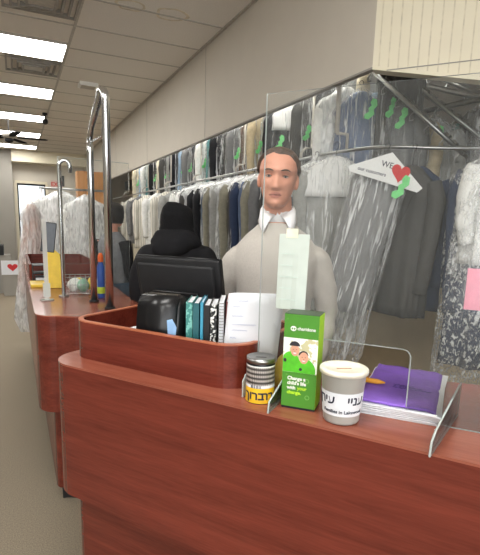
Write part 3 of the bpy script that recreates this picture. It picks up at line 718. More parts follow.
part('folded_note', box(nb(), -.028, .025, -.012, .012, .018, .024, mtx=Matrix.Rotation(.4, 4, 'Z')), mat('banknote', (150, 160, 130), .7), o)
# yellow packets behind
o = tag(part('yellow_packet', bag(nb(), (.035, .03), 0, .11, 9), M['yellow'], None, True), 'yellow packet standing between the tin and the green box', 'packet'); o.location = W(.655, .17, 1.0402)
o = tag(part('orange_pen', tube(nb(), [(0, 0, 0), (.11, .0, 0), (.13, 0, 0)], [.0075, .0075, .002], 8), mat('orange', (234, 164, 50), .4), None, True), 'orange marker resting on the white papers behind the tub', 'marker'); o.location = W(.78, .27, 1.083); o.rotation_euler = (0, 0, TH+.1)
# papers and purple bag
PA = math.atan2(.215, .263)
ctr = V((.965, .945, 1.04))
M['purple'] = mat('purple_cloth', (134, 96, 196), .7, var=.12, scale=14, bump=.5, bscale=26)
T = thing('paper_stack', 'stack of white paper sheets under the purple folder', 'papers', ctr, PA)
for k in range(6):
    mm = Matrix.Rotation(random.uniform(-.04, .04), 4, 'Z'); part('sheet', box(nb(), -.185, .185+random.uniform(-.008, .012), -.1+random.uniform(-.01, .0), .1, .0045*k, .0045*k+.003, mtx=mm), M['paper'], T)
T = thing('purple_folder', 'purple plastic folder lying on the white papers', 'folder', ctr+V((0, 0, .027)), PA)
bm = nb(); nx, ny = 24, 16; g = []
for i in range(nx+1):
    g.append([bm.verts.new((-.175+.35*i/nx, -.097+.19*j/ny, .004+.004*noise.noise(V((i*.35, j*.4, 3)))-.012*max(0, (1-j/ny)-.9)*10*.6)) for j in range(ny+1)])
for i in range(nx):
    for j in range(ny): bm.faces.new((g[i][j], g[i+1][j], g[i+1][j+1], g[i][j+1]))
o = part('cover', bm, M['purple'], T, True); so = o.modifiers.new('solid', 'SOLIDIFY'); so.thickness = .004; so.offset = 0
bm = nb(); pr = mat('purple_print', (72, 52, 130), .7)
for j in range(3): tube(bm, [(-.02+.0*j+.004*q, -.05+.012*j+.003*math.sin(q*1.9+j), .0105) for q in range(26-6*j)], .0008, 4)
bmesh.ops.transform(bm, matrix=Matrix.Rotation(-PI/2, 4, 'Z'), verts=bm.verts); part('printed_marks', bm, pr, T)

# ------------------------------------------------------------------ people
def smooth_mesh(name, bm, m, parent, voxel=.01, it=6, fac=.5, colour=None):
    bmesh.ops.recalc_face_normals(bm, faces=bm.faces)
    me = bpy.data.meshes.new('tmp'); bm.to_mesh(me); bm.free()
    o = bpy.data.objects.new('tmp', me); C.objects.link(o)
    r = o.modifiers.new('r', 'REMESH'); r.mode = 'VOXEL'; r.voxel_size = voxel
    if it: s = o.modifiers.new('s', 'SMOOTH'); s.iterations = it; s.factor = fac
    dg = bpy.context.evaluated_depsgraph_get(); dg.update()
    m2 = bpy.data.meshes.new_from_object(o.evaluated_get(dg)); bpy.data.objects.remove(o)
    m2.name = name; m2.materials.clear()
    ob = link(name, m2, m, parent, True)
    if colour:
        for p in m2.polygons: p.material_index = colour(p.center)
    return ob
def interp(T_, z):
    if z <= T_[0][0]: return T_[0][1:]
    for a, b in zip(T_, T_[1:]):
        if z <= b[0]:
            k = (z-a[0])/(b[0]-a[0]); k = k*k*(3-2*k)*.35+k*.65
            return [p+(q-p)*k for p, q in zip(a[1:], b[1:])]
    return T_[-1][1:]
HT = [(-.119, .008, -.06, -.04), (-.114, .026, -.078, -.01), (-.10, .040, -.087, .01), (-.08, .051, -.087, .03), (-.05, .060, -.087, .055), (-.02, .066, -.088, .08), (0, .0695, -.086, .092), (.03, .0735, -.092, .1), (.06, .0705, -.087, .1), (.085, .060, -.072, .088), (.105, .043, -.05, .065), (.116, .025, -.026, .036), (.120, .006, -.006, .01)]
G = lambda x, s: math.exp(-x*x/(2*s*s))
def head_pt(z, th, off=0):
    w_, yf, yb = interp(HT, z)
    cy = (yf+yb)*.5*.35; c, s = math.cos(th), math.sin(th)
    e = 2.25; q = (abs(c)**e+abs(s)**e)**(-1/e)
    ext = (cy-yf) if s < 0 else (yb-cy)
    x = (w_+off)*c*q; y = cy+(ext+off)*s*q
    if s < 0 and off < .5:
        ax = abs(x); f = 0
        nz = max(0, min(1, (.012-z)/.05)); f += (.004+.021*nz)*G(x, .006+.005*nz) if -.045 < z < .02 else ((.006*G(x, .0065)*max(0, 1-(z-.02)/.02)) if z >= .02 and z < .04 else 0)
        if z <= -.045: f += .027*G(x, .012)*max(0, 1-(-.045-z)/.008)
        f += .006*G(ax-.012, .005)*G(z+.038, .007)
        f -= .012*G(ax-.031, .013)*G(z-.002, .0095)
        f += .0045*G(z-.022, .008)*G(ax-.026, .02)
        f += .004*G(ax-.042, .014)*G(z+.028, .014)
        f += .0055*G(z+.063, .0042)*G(x, .018)+.006*G(z+.0745, .0045)*G(x, .015)-.005*G(z+.0685, .0018)*G(x, .02)
        f += .008*G(z+.1, .011)*G(x, .015)-.003*G(z+.086, .005)*G(x, .02)
        f -= .004*G(ax-.033-.1*max(0, -.05-z), .004)*G(z+.055, .012)
        y -= f
    return V((x*1.02, y, z*.86 if z > 0 else z))
def head_bm(bm, c, S_=1.0, R=Matrix.Identity(3)):
    nz, nt_ = 84, 84; prev = None
    for i in range(nz+1):
        z = -.119+.239*(1-math.cos(PI*i/nz))/2
        ring = [bm.verts.new(R @ (head_pt(z, 2*PI*k/nt_)*S_)+c) for k in range(nt_)]
        if prev:
            for k in range(nt_): bm.faces.new((prev[k], prev[(k+1) % nt_], ring[(k+1) % nt_], ring[k]))
        else: bm.faces.new(ring[::-1])
        prev = ring
    bm.faces.new(prev)
    for s in (-1, 1):
        ell(bm, R @ (V((s*.072, .012, -.012))*S_)+c, .009*S_, .017*S_, .031*S_, R @ Matrix.Rotation(s*.35, 3, 'Z') @ Matrix.Rotation(-.15, 3, 'X'), 16, 12)
def limb(bm, P, r): tube(bm, P, r, 16)
def smooth_path(P, r, n=6):
    out = []; rr = []
    P = [V(p) for p in P]
    for i in range(len(P)-1):
        p0, p1, p2, p3 = P[max(i-1, 0)], P[i], P[i+1], P[min(i+2, len(P)-1)]
        for k in range(n):
            t = k/n; out.append(.5*((2*p1)+(p2-p0)*t+(2*p0-5*p1+4*p2-p3)*t*t+(3*p1-p0-3*p2+p3)*t**3)); rr.append(r[i]+(r[i+1]-r[i])*t)
    out.append(P[-1]); rr.append(r[-1]); return out, rr
def hand(bm, wr, d, pn, s):
    d = V(d).normalized(); pn = V(pn).normalized(); side = d.cross(pn).normalized()*s
    tube(bm, [wr, wr+d*.03, wr+d*.06, wr+d*.095], [.024, .03, .034, .033], 12)
    for k, (o_, l) in enumerate(((-.026, .068), (-.009, .078), (.009, .073), (.026, .056))):
        b = wr+d*.085+side*o_; P = [b, b+d*l*.4+pn*.006, b+d*l*.72+pn*.02, b+d*l*.92+pn*.036]
        tube(bm, P, [.0095, .0085, .008, .0065], 10)
    b = wr+d*.03-side*.024; tube(bm, [b, b-side*.022+d*.022+pn*.006, b-side*.03+d*.05+pn*.014, b-side*.026+d*.07+pn*.02], [.012, .011, .009, .007], 10)
def torso_rings(k, dy=0, e=0):
    T_ = [(.98, .165, .115), (1.08, .150, .112), (1.2, .152, .12), (1.29, .162, .124), (1.35, .174, .118), (1.39, .174, .108), (1.43, .156, .096), (1.465, .128, .084), (1.492, .094, .074), (1.515, .074, .067), (1.53, .06, .06)]
    return [(0, dy, z*k, a+e, b+e) for z, a, b in T_]
def legs(bm, k, e=0):
    for s in (-1, 1):
        P, r = smooth_path([(s*.09, 0, .98*k), (s*.1, -.01, .75*k), (s*.1, -.01, .5*k), (s*.105, .015, .28*k), (s*.105, .02, .09*k)], [.1+e, .085+e, .058+e, .054+e, .04+e]); limb(bm, P, r)
    ell(bm, (0, 0, .93*k), .165+e, .115+e, .1)
def shoes(parent):
    for s in (-1, 1):
        bm = nb(); ell(bm, (s*.105, -.05, .045), .045, .135, .045, None, 20, 12)
        for v in bm.verts: v.co.z = max(v.co.z, 0)
        ell(bm, (s*.105, .03, .07), .04, .05, .05)
        for v in bm.verts: v.co.z = max(v.co.z, 0)
        part('shoe', bm, M['brown'], parent, True)
def arms_of(arms, e=0, upto=1.0):
    bm = nb()
    for a in arms:
        P, r = smooth_path(a, [.056, .053, .045, .041, .03]); n_ = int(len(P)*upto); limb(bm, P[:n_], [q+e for q in r[:n_]])
        ell(bm, a[0], .052+e, .056+e, .05+e)
    return bm

# the man behind the counter
man = thing('person', 'man in a light grey sweater over a white collared shirt, standing behind the counter', 'person', (.955, 1.675, 0), 0)
man.rotation_euler = (0, 0, math.atan2(-.955, 1.675)+.0)
k = 1.0
hc = V((-.004, -.03, 1.688)); RH = Matrix.Rotation(.05, 3, 'Y') @ Matrix.Rotation(.03, 3, 'X') @ Matrix.Rotation(-.06, 3, 'Z')
AR = [((.158, .012, 1.378), (.202, .025, 1.27), (.22, .035, 1.14), (.2, -.03, 1.03), (.16, -.12, .93)), ((-.158, .012, 1.37), (-.204, .025, 1.265), (-.222, .035, 1.13), (-.2, -.03, 1.02), (-.16, -.12, .92))]
bm = nb(); head_bm(bm, hc, 1.0, RH)
tube(bm, [(0, .02, 1.42), (0, .012, 1.5), (-.002, .004, 1.56), (-.003, .0, 1.62)], [.07, .062, .058, .055], 20)
loft(bm, torso_rings(k, 0, -.012))
for a in AR:
    P, r = smooth_path(a, [.05, .042, .034, .03, .024]); limb(bm, P, r); ell(bm, a[0], .045, .048, .045)
    d = V(a[4])-V(a[3]); hand(bm, V(a[4])-d.normalized()*.01, d, (-(1 if a[0][0] > 0 else -1)*.6, .2, -.5), 1 if a[0][0] > 0 else -1)
legs(bm, k, -.012)
for s in (-1, 1): ell(bm, (s*.105, -.05, .04), .032, .115, .032)
RI = RH.inverted()
def skin_map(c):
    p = RI @ (V(c)-hc)
    if p.y < -.07 and abs(p.x) < .024 and abs(p.z+.0685+1.5*p.x*p.x) < .0019: return 2
    return 1 if (p.y < -.07 and abs(p.x) < .025*(1-abs(p.z+.069)/.02) and -.0795 < p.z < -.0595) else 0
body = smooth_mesh('body', bm, [M['skin'], M['lips'], mat('mouth_line', (120, 66, 60), .6)], man, .0042, 1, .5, skin_map)
# hair: combed back, short at the sides
def hair_bm(c, R, hl, thick=.013):
    bm = nb(); nz, nt_ = 70, 90; prev = None
    for i in range(nz+1):
        z = -.085+.2049*i/nz; ring = []
        for q in range(nt_):
            th = 2*PI*q/nt_; p = head_pt(z, th, 1e-6); lim = hl(p)
            m_ = max(0, min(1, (p.z-lim)/.018)); m_ = m_*m_*(3-2*m_)
            nn = V((p.x, p.y*.8, max(0, p.z)*.9+.001)).normalized()
            o_ = -.006+m_*(thick+.006)+.0018*noise.noise(V((p.x*90, p.y*20, p.z*60)))*m_
            ring.append(bm.verts.new(R @ (p+nn*o_)+c))
        if prev:
            for q in range(nt_): bm.faces.new((prev[q], prev[(q+1) % nt_], ring[(q+1) % nt_], ring[q]))
        prev = ring
    bm.faces.new(prev); return bm
def man_hl(p):
    y = p.y+.012*(p.x > 0)*0
    if y < -.05: base = (.074+.25*max(0, -p.x-.0)-.12*max(0, p.x-.03))
    elif y < -.015: base = (.088 if p.x < 0 else .068)+(y+.05)/.035*(-.078 if p.x < 0 else -.066)
    elif y < .03: base = .014-(y+.015)/.045*.02
    else: base = -.006-(y-.03)*1.1
    return base
part('hair', hair_bm(hc, RH, man_hl, .012), M['hair'], man, True)
for s in (-1, 1):
    e = part('eye', ell(nb(), RH @ V((s*.031, -.0665, .001))+hc, .0122, .0118, .0072, RH), M['eye'], man, True)
    part('iris', ell(nb(), RH @ V((s*.031+.001, -.0772, .0))+hc, .0044, .002, .0046, RH, 14, 8), M['iris'], e, True)
    part('upper_lid', tube(nb(), [RH @ V((s*.031+x, -.0775+abs(x)*.25-.0, .0052-x*x*24))+hc for x in (-.013, -.009, -.004, 0, .004, .009, .013)], [.0012, .0026, .003, .003, .003, .0026, .0012], 8), M['skin'], e, True)
    part('lash_line', tube(nb(), [RH @ V((s*.031+x, -.0800+abs(x)*.28, .0036-x*x*24))+hc for x in (-.012, -.006, 0, .006, .012)], [.0007, .0012, .0013, .0012, .0007], 6), M['dark_hair'], e)
    bmn = tube(nb(), [RH @ V((s*x, -.0945+dy, z))+hc for x, dy, z in ((.014, .002, .0185), (.022, .001, .0215), (.032, .003, .0235), (.042, .009, .0225), (.049, .016, .018))], [.001, .0028, .003, .0025, .001], 8)
    part('eyebrow', bmn, M['hair'], man, True)
bm = nb(); loft(bm, torso_rings(k)[:-1])
ab = arms_of(AR, 0, .93); me_t = bpy.data.meshes.new('t'); ab.to_mesh(me_t); bm.from_mesh(me_t); ab.free()
def addfold(bm, seed, amp=.006, sc=9):
    for v in bm.verts: v.co += V((1, 1, 0))*amp*noise.noise(V((v.co.x*sc, v.co.y*sc, v.co.z*sc*.7+seed)))
sw = smooth_mesh('sweater', bm, M['sweater'], man, .007, 6)
for v in sw.data.vertices:
    f = .006*noise.noise(V((v.co.x*7, v.co.y*7, v.co.z*16)))+.004*math.sin(v.co.z*70+v.co.x*30)*max(0, abs(v.co.x)-.15)*8
    v.co += v.normal*f
part('neckband', tube(nb(), [(.072*math.cos(a), .008+.066*math.sin(a), 1.522+.02*math.sin(a)) for a in [q*PI/12 for q in range(25)]], .008, 8), M['sweater'], man, True)
# shirt collar: band plus two pointed leaves
bm = nb()
loft(bm, [(0, .010, 1.51, .066, .064), (0, .008, 1.54, .062, .061), (-.002, .006, 1.56, .060, .059)], 28, False)
part('collar_band', bm, M['collar'], man, True).modifiers.new('s', 'SOLIDIFY').thickness = .002
for s in (-1, 1):
    bm = nb(); rows = []
    for i in range(13):
        a = PI/2*(1-i/12)*1.0 if 0 else None
        th = PI/2-(i/12)*(PI*.94); x = s*.0625*math.cos(th)*-1*-1; y = .006+.062*math.sin(th)
        tip = max(0, (i-7)/5); low = .036+.034*tip
        x2 = s*(abs(.074*math.cos(th))+.040*tip**1.2); y2 = .006+.071*math.sin(th)-.004-.02*tip
        zt = 1.584-.038*max(0, -math.sin(th))**1.3
        rows.append((bm.verts.new((x, y-.004 if i > 9 else y, zt)), bm.verts.new(((x+x2)/2+s*.003, (y+y2)/2-.004*(i/12), zt-low*.45)), bm.verts.new((x2, y2, zt-low))))
    for p, q in zip(rows, rows[1:]):
        bm.faces.new((p[0], q[0], q[1], p[1])); bm.faces.new((p[1], q[1], q[2], p[2]))
    part('collar', bm, M['collar'], man, True).modifiers.new('s', 'SOLIDIFY').thickness = .003
bm = nb(); legs(bm, k, .006); smooth_mesh('trousers', bm, M['trousers'], man, .012, 5)
shoes(man)

# person in black hoodie, back turned
p2 = thing('person', 'person in a black hooded top and black knitted hat, back turned, behind the monitor', 'person', (.862, 2.70, 0), math.atan2(-.862, 2.70)+PI-.2)
k = .95; hc2 = V((0, -.03, 1.50))
bm = nb(); head_bm(bm, hc2, .96); tube(bm, [(0, .02, 1.3), (0, .0, 1.42)], [.07, .055], 16); loft(bm, torso_rings(k, 0, -.012))
AR2 = [[(s*.165, .01, 1.315), (s*.215, .02, 1.19), (s*.225, .0, 1.05), (s*.2, -.1, .97), (s*.14, -.2, .96)] for s in (-1, 1)]
for a in AR2:
    P, r = smooth_path(a, [.05, .042, .034, .03, .024]); limb(bm, P, r); d = V(a[4])-V(a[3]); hand(bm, V(a[4])-d.normalized()*.01, d, (0, 0, -1), 1 if a[0][0] > 0 else -1)
legs(bm, k, -.012)
for s in (-1, 1): ell(bm, (s*.105, -.05, .04), .032, .115, .032)
smooth_mesh('body', bm, [M['skin']], p2, .007, 1)
bm = nb(); loft(bm, torso_rings(k, 0, .014)[:-1]); ab = arms_of(AR2, .014, .93); me_t = bpy.data.meshes.new('t'); ab.to_mesh(me_t); bm.from_mesh(me_t); ab.free()
smooth_mesh('hooded_top', bm, M['hoodie'], p2, .012, 5)
bm = nb()
for dz, rr, th in ((1.385, .108, .04), (1.42, .098, .034)):
    tube(bm, [(rr*math.cos(a), .015+rr*.95*math.sin(a), dz+.02*math.sin(a)) for a in [q*PI/12 for q in range(25)]], th, 12)
ell(bm, (0.01, .10, 1.37), .115, .05, .07, Matrix.Rotation(.15, 3, 'Y'))
ell(bm, (-.06, .09, 1.40), .06, .05, .035, Matrix.Rotation(-.4, 3, 'Y'))
for v in bm.verts: v.co += V((1, 1, .6))*.016*noise.noise(v.co*11)
smooth_mesh('hood', bm, M['hoodie'], p2, .01, 5)
bm = nb(); loft(bm, [(0, .0, 1.44, .084, .1), (0, 0, 1.49, .094, .11), (0, .002, 1.55, .097, .112), (0, .002, 1.59, .084, .098), (0, .002, 1.615, .05, .06), (0, .002, 1.622, .01, .01)], 32)
tube(bm, [(.088*math.cos(a), .106*math.sin(a), 1.46) for a in [q*PI/12 for q in range(25)]], .012, 10)
for v in bm.verts: v.co += V((.6, .6, 1))*.016*noise.noise(v.co*13+V((5, 2, 1)))
smooth_mesh('knitted_hat', bm, M['beanie'], p2, .008, 4)
bm = nb(); legs(bm, k, .006); smooth_mesh('trousers', bm, M['hoodie'], p2, .014, 5); shoes(p2)

# person with dark sleeves behind the chrome poles
p3 = thing('person', 'person with black sleeves, grey vest and jeans, mostly hidden behind the chrome stand', 'person', (.86, 4.75, 0), math.atan2(-.86, 4.75)+PI*.75)
k = .93; hc3 = V((0, -.03, 1.57))
bm = nb(); head_bm(bm, hc3, .95); tube(bm, [(0, .02, 1.32), (0, .0, 1.48)], [.065, .05], 16); loft(bm, torso_rings(k, 0, -.02))
AR3 = [[(s*.165, .01, 1.31), (s*.21, .02, 1.18), (s*.22, .02, 1.04), (s*.2, -.05, .94), (s*.18, -.12, .86)] for s in (-1, 1)]
for a in AR3:
    P, r = smooth_path(a, [.048, .04, .033, .028, .022]); limb(bm, P, r); d = V(a[4])-V(a[3]); hand(bm, V(a[4])-d.normalized()*.01, d, (0, 0, -1), 1 if a[0][0] > 0 else -1)
legs(bm, k, -.012)
for s in (-1, 1): ell(bm, (s*.105, -.05, .04), .032, .115, .032)
smooth_mesh('body', bm, [M['skin']], p3, .008, 1)
bm = nb(); loft(bm, torso_rings(k, 0, 0)[:-1]); smooth_mesh('vest', bm, M['greyknit'], p3, .012, 5)
for a in AR3:
    bm = nb(); P, r = smooth_path(a, [.062, .052, .045, .042, .034]); limb(bm, P, r); part('sleeve', bm, M['hoodie'], p3, True)
part('hair', hair_bm(hc3, Matrix.Identity(3), lambda p: .05 if p.y < -.04 else -.09, .02), M['dark_hair'], p3, True)
bm = nb(); legs(bm, k, .006); smooth_mesh('jeans', bm, M['jeans'], p3, .014, 5); shoes(p3)

# ------------------------------------------------------------------ rails
RZ = 2.035
rail = thing('garment_rail', 'long steel conveyor rail carrying the lower row of garments, curving at the corner', 'rail', (2.1, 7, RZ))
path = [(2.1, 11.4, RZ), (2.1, 8, RZ), (2.1, 5, RZ), (2.1, 3.5, RZ), (2.09, 3.0, RZ), (2.08, 2.72, RZ-.01), (2.12, 2.52, RZ-.015), (2.22, 2.36, RZ-.02), (2.42, 2.2, RZ-.03), (2.75, 1.95, RZ-.03), (3.3, 1.45, RZ-.03)]
P_, r = smooth_path(path, [.011]*len(path), 8)
part('rail_bar', tube(nb(), P_, .012, 10), M['steel'], rail, True, world=True)
for y in (3.35, 4.6, 5.9, 7.2, 8.6, 10.2):
    bm = nb(); tube(bm, [(2.1, y, RZ), (2.1, y, RZ+.05), (2.14, y, RZ+.09), (2.2, y, RZ+.1), (2.2, y, 3.3)], .011, 8); part('hanger_bracket', bm, M['grid'], rail, True, world=True)
bm = nb(); tube(bm, [(2.0, 2.75, RZ+.1), (2.0, 2.75, 3.3)], .016, 10); tube(bm, [(2.0, 2.75, RZ+.1), (2.09, 2.75, RZ+.1), (2.09, 2.75, RZ)], .011, 8); part('drop_post', bm, M['grid'], rail, True, world=True)
urail = thing('upper_rail', 'upper conveyor rail above the second row of garments', 'rail', (2.55, 6, 2.78))
part('rail_bar', tube(nb(), [(2.55, 11, 2.78), (2.55, 3.6, 2.78), (2.6, 3.2, 2.76), (2.8, 2.9, 2.72)], .014, 8), M['steel'], urail, True, world=True)

# ------------------------------------------------------------------ garments
GM = {}
def gm(name, col, **kw):
    if name not in GM: GM[name] = mat(name.replace(' ', '_')+'_cloth', col, .85, var=kw.pop('var', .1), scale=30, **kw)
    return GM[name]
COL = {'black': (26, 26, 30), 'charcoal': (68, 66, 64), 'navy': (44, 56, 82), 'grey': (112, 112, 112), 'silver grey': (150, 150, 146), 'olive grey': (138, 134, 118), 'light blue': (150, 176, 200), 'blue': (84, 100, 130), 'white': (222, 222, 218), 'cream': (214, 204, 178), 'beige': (186, 170, 140), 'teal': (90, 140, 140), 'brown': (92, 74, 60), 'striped white': (212, 208, 196), 'denim blue': (84, 96, 112)}
def striped(name, a, b):
    m = bpy.data.materials.new(name); m.use_nodes = True; nt = m.node_tree; L = nt.links; bs_ = nt.nodes['Principled BSDF']
    tc = nt.nodes.new('ShaderNodeTexCoord'); wv = nt.nodes.new('ShaderNodeTexWave'); wv.inputs['Scale'].default_value = 9; wv.inputs['Distortion'].default_value = .6
    L.new(tc.outputs['Object'], wv.inputs[0]); rp = nt.nodes.new('ShaderNodeValToRGB'); L.new(wv.outputs[0], rp.inputs[0])
    rp.color_ramp.elements[0].position = .1; rp.color_ramp.elements[1].position = .4; rp.color_ramp.elements[0].color = srgb(*b); rp.color_ramp.elements[1].color = srgb(*a)
    L.new(rp.outputs[0], bs_.inputs['Base Color']); bs_.inputs['Roughness'].default_value = .8; return m
GM['striped white'] = striped('striped_shirting', (218, 214, 202), (176, 170, 158))
def hang_garment(name, label, cat, loc_, rz, col, L=.8, hw=.21, dp=.05, sleeves=True, plastic='film', cape=None, gtag=False, gz=.13, group=None, seed=0, hook=.0, extra=.1, tilt=0, lapel=False, flare=1.03, paper_tri=False):
    rnd = random.Random(seed); g = thing(name, label, cat, loc_, rz, group)
    if tilt: g.rotation_euler = (0, tilt, rz)
    m = GM[col] if col in GM else gm(col, COL[col])
    # hanger: wire triangle with a hook over the rail
    zt = -.055-hook
    bm = nb(); hk = [(.014*math.cos(a), 0, .004+.0*a+.012*math.sin(a)) for a in (0.0, .7, 1.4, 2.1, 2.8, 3.5)][::-1]
    tube(bm, [(-.012, 0, -.008), (-.015, 0, .004), (-.008, 0, .0155), (.004, 0, .0165), (.013, 0, .008), (.01, 0, -.015), (.0, 0, -.03), (0, 0, zt)], .0022, 6)
    tube(bm, [(0, 0, zt), (-hw*.9, 0, zt-.105), (-hw*.88, 0, zt-.115), (hw*.88, 0, zt-.115), (hw*.9, 0, zt-.105), (0, 0, zt)], .0028, 6)
    part('hanger', bm, M['black_matte'] if rnd.random() < .5 else M['steel'], g, True)
    z0 = zt-.008; rows = []
    prof = [(0, .045, .04), (.012, .07, .048), (.04, .105, .055), (.075, .155, .058), (.11, .195, .055), (.14, .212, .055), (.22, .2, .06)]
    for dz, a, b in prof: rows.append((0, 0, z0-dz, a*hw/.21, b*dp/.05))
    nrow = 9
    for i in range(1, nrow+1):
        v = i/nrow; rows.append((0, 0, z0-.22-(L-.22)*v, hw*(.95+(flare-.95)*v)*1.0, dp*(1.2+.35*v)))
    ph1, ph2, ph3 = [rnd.uniform(0, 6) for _ in range(3)]
    fold = lambda v, t: (.05+.16*v)*(.5*math.sin(5*t+ph1+v*2)+.35*math.sin(9*t+ph2)+.3*math.sin(14*t+ph3-v*3))
    part('garment', loft(nb(), rows, 56, True, 0, fold), m, g, True)
    if sleeves:
        for s in (-1, 1):
            P_, r_ = smooth_path([(s*hw*.9, 0, z0-.10), (s*(hw+.012), -.004, z0-.19), (s*(hw+.018), -.012, z0-.38), (s*(hw+.0), -.022, z0-.62*min(1.45, L/.75))], [.045, .054, .05, .042], 5)
            bm = nb(); tube(bm, P_, r_, 14)
            for v in bm.verts: v.co.y *= .9; v.co += V((.004*math.sin(v.co.z*40+seed), .006*math.sin(v.co.z*30), 0))
            part('sleeve', bm, m, g, True)
    if lapel:
        for s in (-1, 1):
            bm = nb(); prism(bm, [(s*.012, -.36), (s*.035, -.02), (s*.062, -.045), (s*.08, -.14), (s*.065, -.155), (s*.075, -.17)], 0, .004, 0, frame((0, -dp*1.18-.006, z0), (1, 0, 0), (0, 0, 1)))
            part('lapel', bm, m, g)
    if cape:
        bm = nb(); cr = [(0, 0, z0+.008, .03, .03), (0, 0, z0-.005, .07*hw/.21, .058), (0, 0, z0-.03, .125*hw/.21, .068), (0, 0, z0-.075, .185*hw/.21, .076), (0, 0, z0-.12, .235*hw/.21, .082), (0, 0, z0-.21, .25*hw/.21, .09), (0, 0, z0-.25, .25*hw/.21, .09)]
        part('paper_cape', loft(bm, cr, 40, False, 0, lambda v, t: .02*math.sin(7*t+ph1)*v), M['cape'], g, True).modifiers.new('s', 'SOLIDIFY').thickness = .001
    if paper_tri:
        fm = frame((0, -dp*1.5-.03, z0+.02), (1, 0, 0), (0, 0, 1)); bm = nb(); prism(bm, [(0, .01), (.225, -.135), (.2, -.165), (-.21, -.145), (-.225, -.12)], 0, .002, 0, fm)
        pc = part('paper_cape', bm, M['cape'], g)
        bm = nb(); P = []
        for q in range(32):
            a = q/32*2*PI; P.append((.0034*16*math.sin(a)**3, .0034*(13*math.cos(a)-5*math.cos(2*a)-2*math.cos(3*a)-math.cos(4*a))))
        prism(bm, [(x+.075, y-.085) for x, y in P], .002, .004, 0, fm); part('heart_print', bm, M['red'], pc)
        text_flat('lettering', 'WE', .045, M['ink'], pc, fm @ Matrix.Translation((-.045, -.075, .0025)) @ Matrix.Rotation(.0, 4, 'Z'), .0003)
        text_flat('lettering', 'our customers', .028, M['ink'], pc, fm @ Matrix.Translation((-.17, -.125, .0025)), .0003)
    if plastic:
        o2 = .016; rows2 = [(0, 0, z0+.03, .02, .02), (0, 0, z0+.012, .06*hw/.21, .05)]
        for (x, y, z, a, b) in rows[1:]:
            w2 = (a+(.045 if sleeves and z < z0-.07 else .012)); rows2.append((x, y, z+.004, w2+o2*.6, b+o2+.012))
        ext = rows[-1]; rows2.append((0, 0, ext[2]-extra*.6, ext[3]+.05, ext[4]+.02)); rows2.append((0, 0, ext[2]-extra, ext[3]*.93, ext[4]+.0))
        q1, q2, q3 = [rnd.uniform(0, 6) for _ in range(3)]
        f2 = lambda v, t: (.02+.13*v)*(.4*math.sin(6*t+q1+v*4)+.35*math.sin(11*t+q2-v*5)+.3*math.sin(19*t+q3+v*7))
        part('plastic_cover', loft(nb(), rows2, 72, False, 0, f2), M[plastic], g, True)
    if gtag:
        fm = frame((gtag if isinstance(gtag, float) else .05, -dp*1.5-.038, z0-gz), (1, 0, .25), (-.25, 0, 1)); bm = nb()
        prism(bm, [(-.05, -.06), (-.025, -.075), (.02, -.05), (.022, -.02), (.05, .0), (.055, .04), (.03, .055), (.01, .035), (.012, .01), (-.01, .0), (-.012, -.025), (-.045, -.035)], 0, .003, 0, fm); part('green_clip_tag', bm, M['green_tag'], g)
    return g
seed = 100
# upper row, far to near
up = ['cream', 'light blue', 'white', 'teal', 'black', 'cream', 'charcoal', 'silver grey', 'black', 'light blue', 'grey', 'black', 'white', 'teal', 'black', 'charcoal', 'grey', 'brown', 'beige', 'grey', 'light blue', 'black', 'charcoal', 'black', 'charcoal', 'silver grey', 'cream', 'charcoal']
ys = []; y = 10.3
for i in range(len(up)): ys.append(y); y -= .36-.0062*i
cnt = {}
ordn = ['far end', 'second', 'third', 'fourth', 'fifth', 'sixth', 'seventh', 'eighth']
for i, (c, y) in enumerate(zip(up, ys)):
    cnt[c] = cnt.get(c, 0)+1; n_ = cnt[c]; tot = up.count(c)
    pos = 'only ' if tot == 1 else (['farthest ', 'second farthest ', 'third farthest ', 'fourth farthest ', 'fifth farthest ', 'sixth farthest ', 'seventh farthest '][n_-1])
    gt = (-.165+.01*(i % 3)) if i % 3 != 2 else False
    big = i == 21
    hang_garment('wrapped_garment', '%s%s garment in clear plastic on the upper rail' % (pos, c), 'garment', (2.45 if big else 2.55, y, 2.70 if big else 2.763), -.35 if big else random.uniform(-.12, .12), c, L=random.uniform(.85, 1.0), hw=.235 if big else .2, dp=.06 if big else .034, sleeves=(big or i % 2 == 0), plastic='film_light' if i % 2 else 'film', gtag=gt, gz=.36, cape=(i in (21, 26)), group='wrapped garments on the upper rail', seed=seed+i)
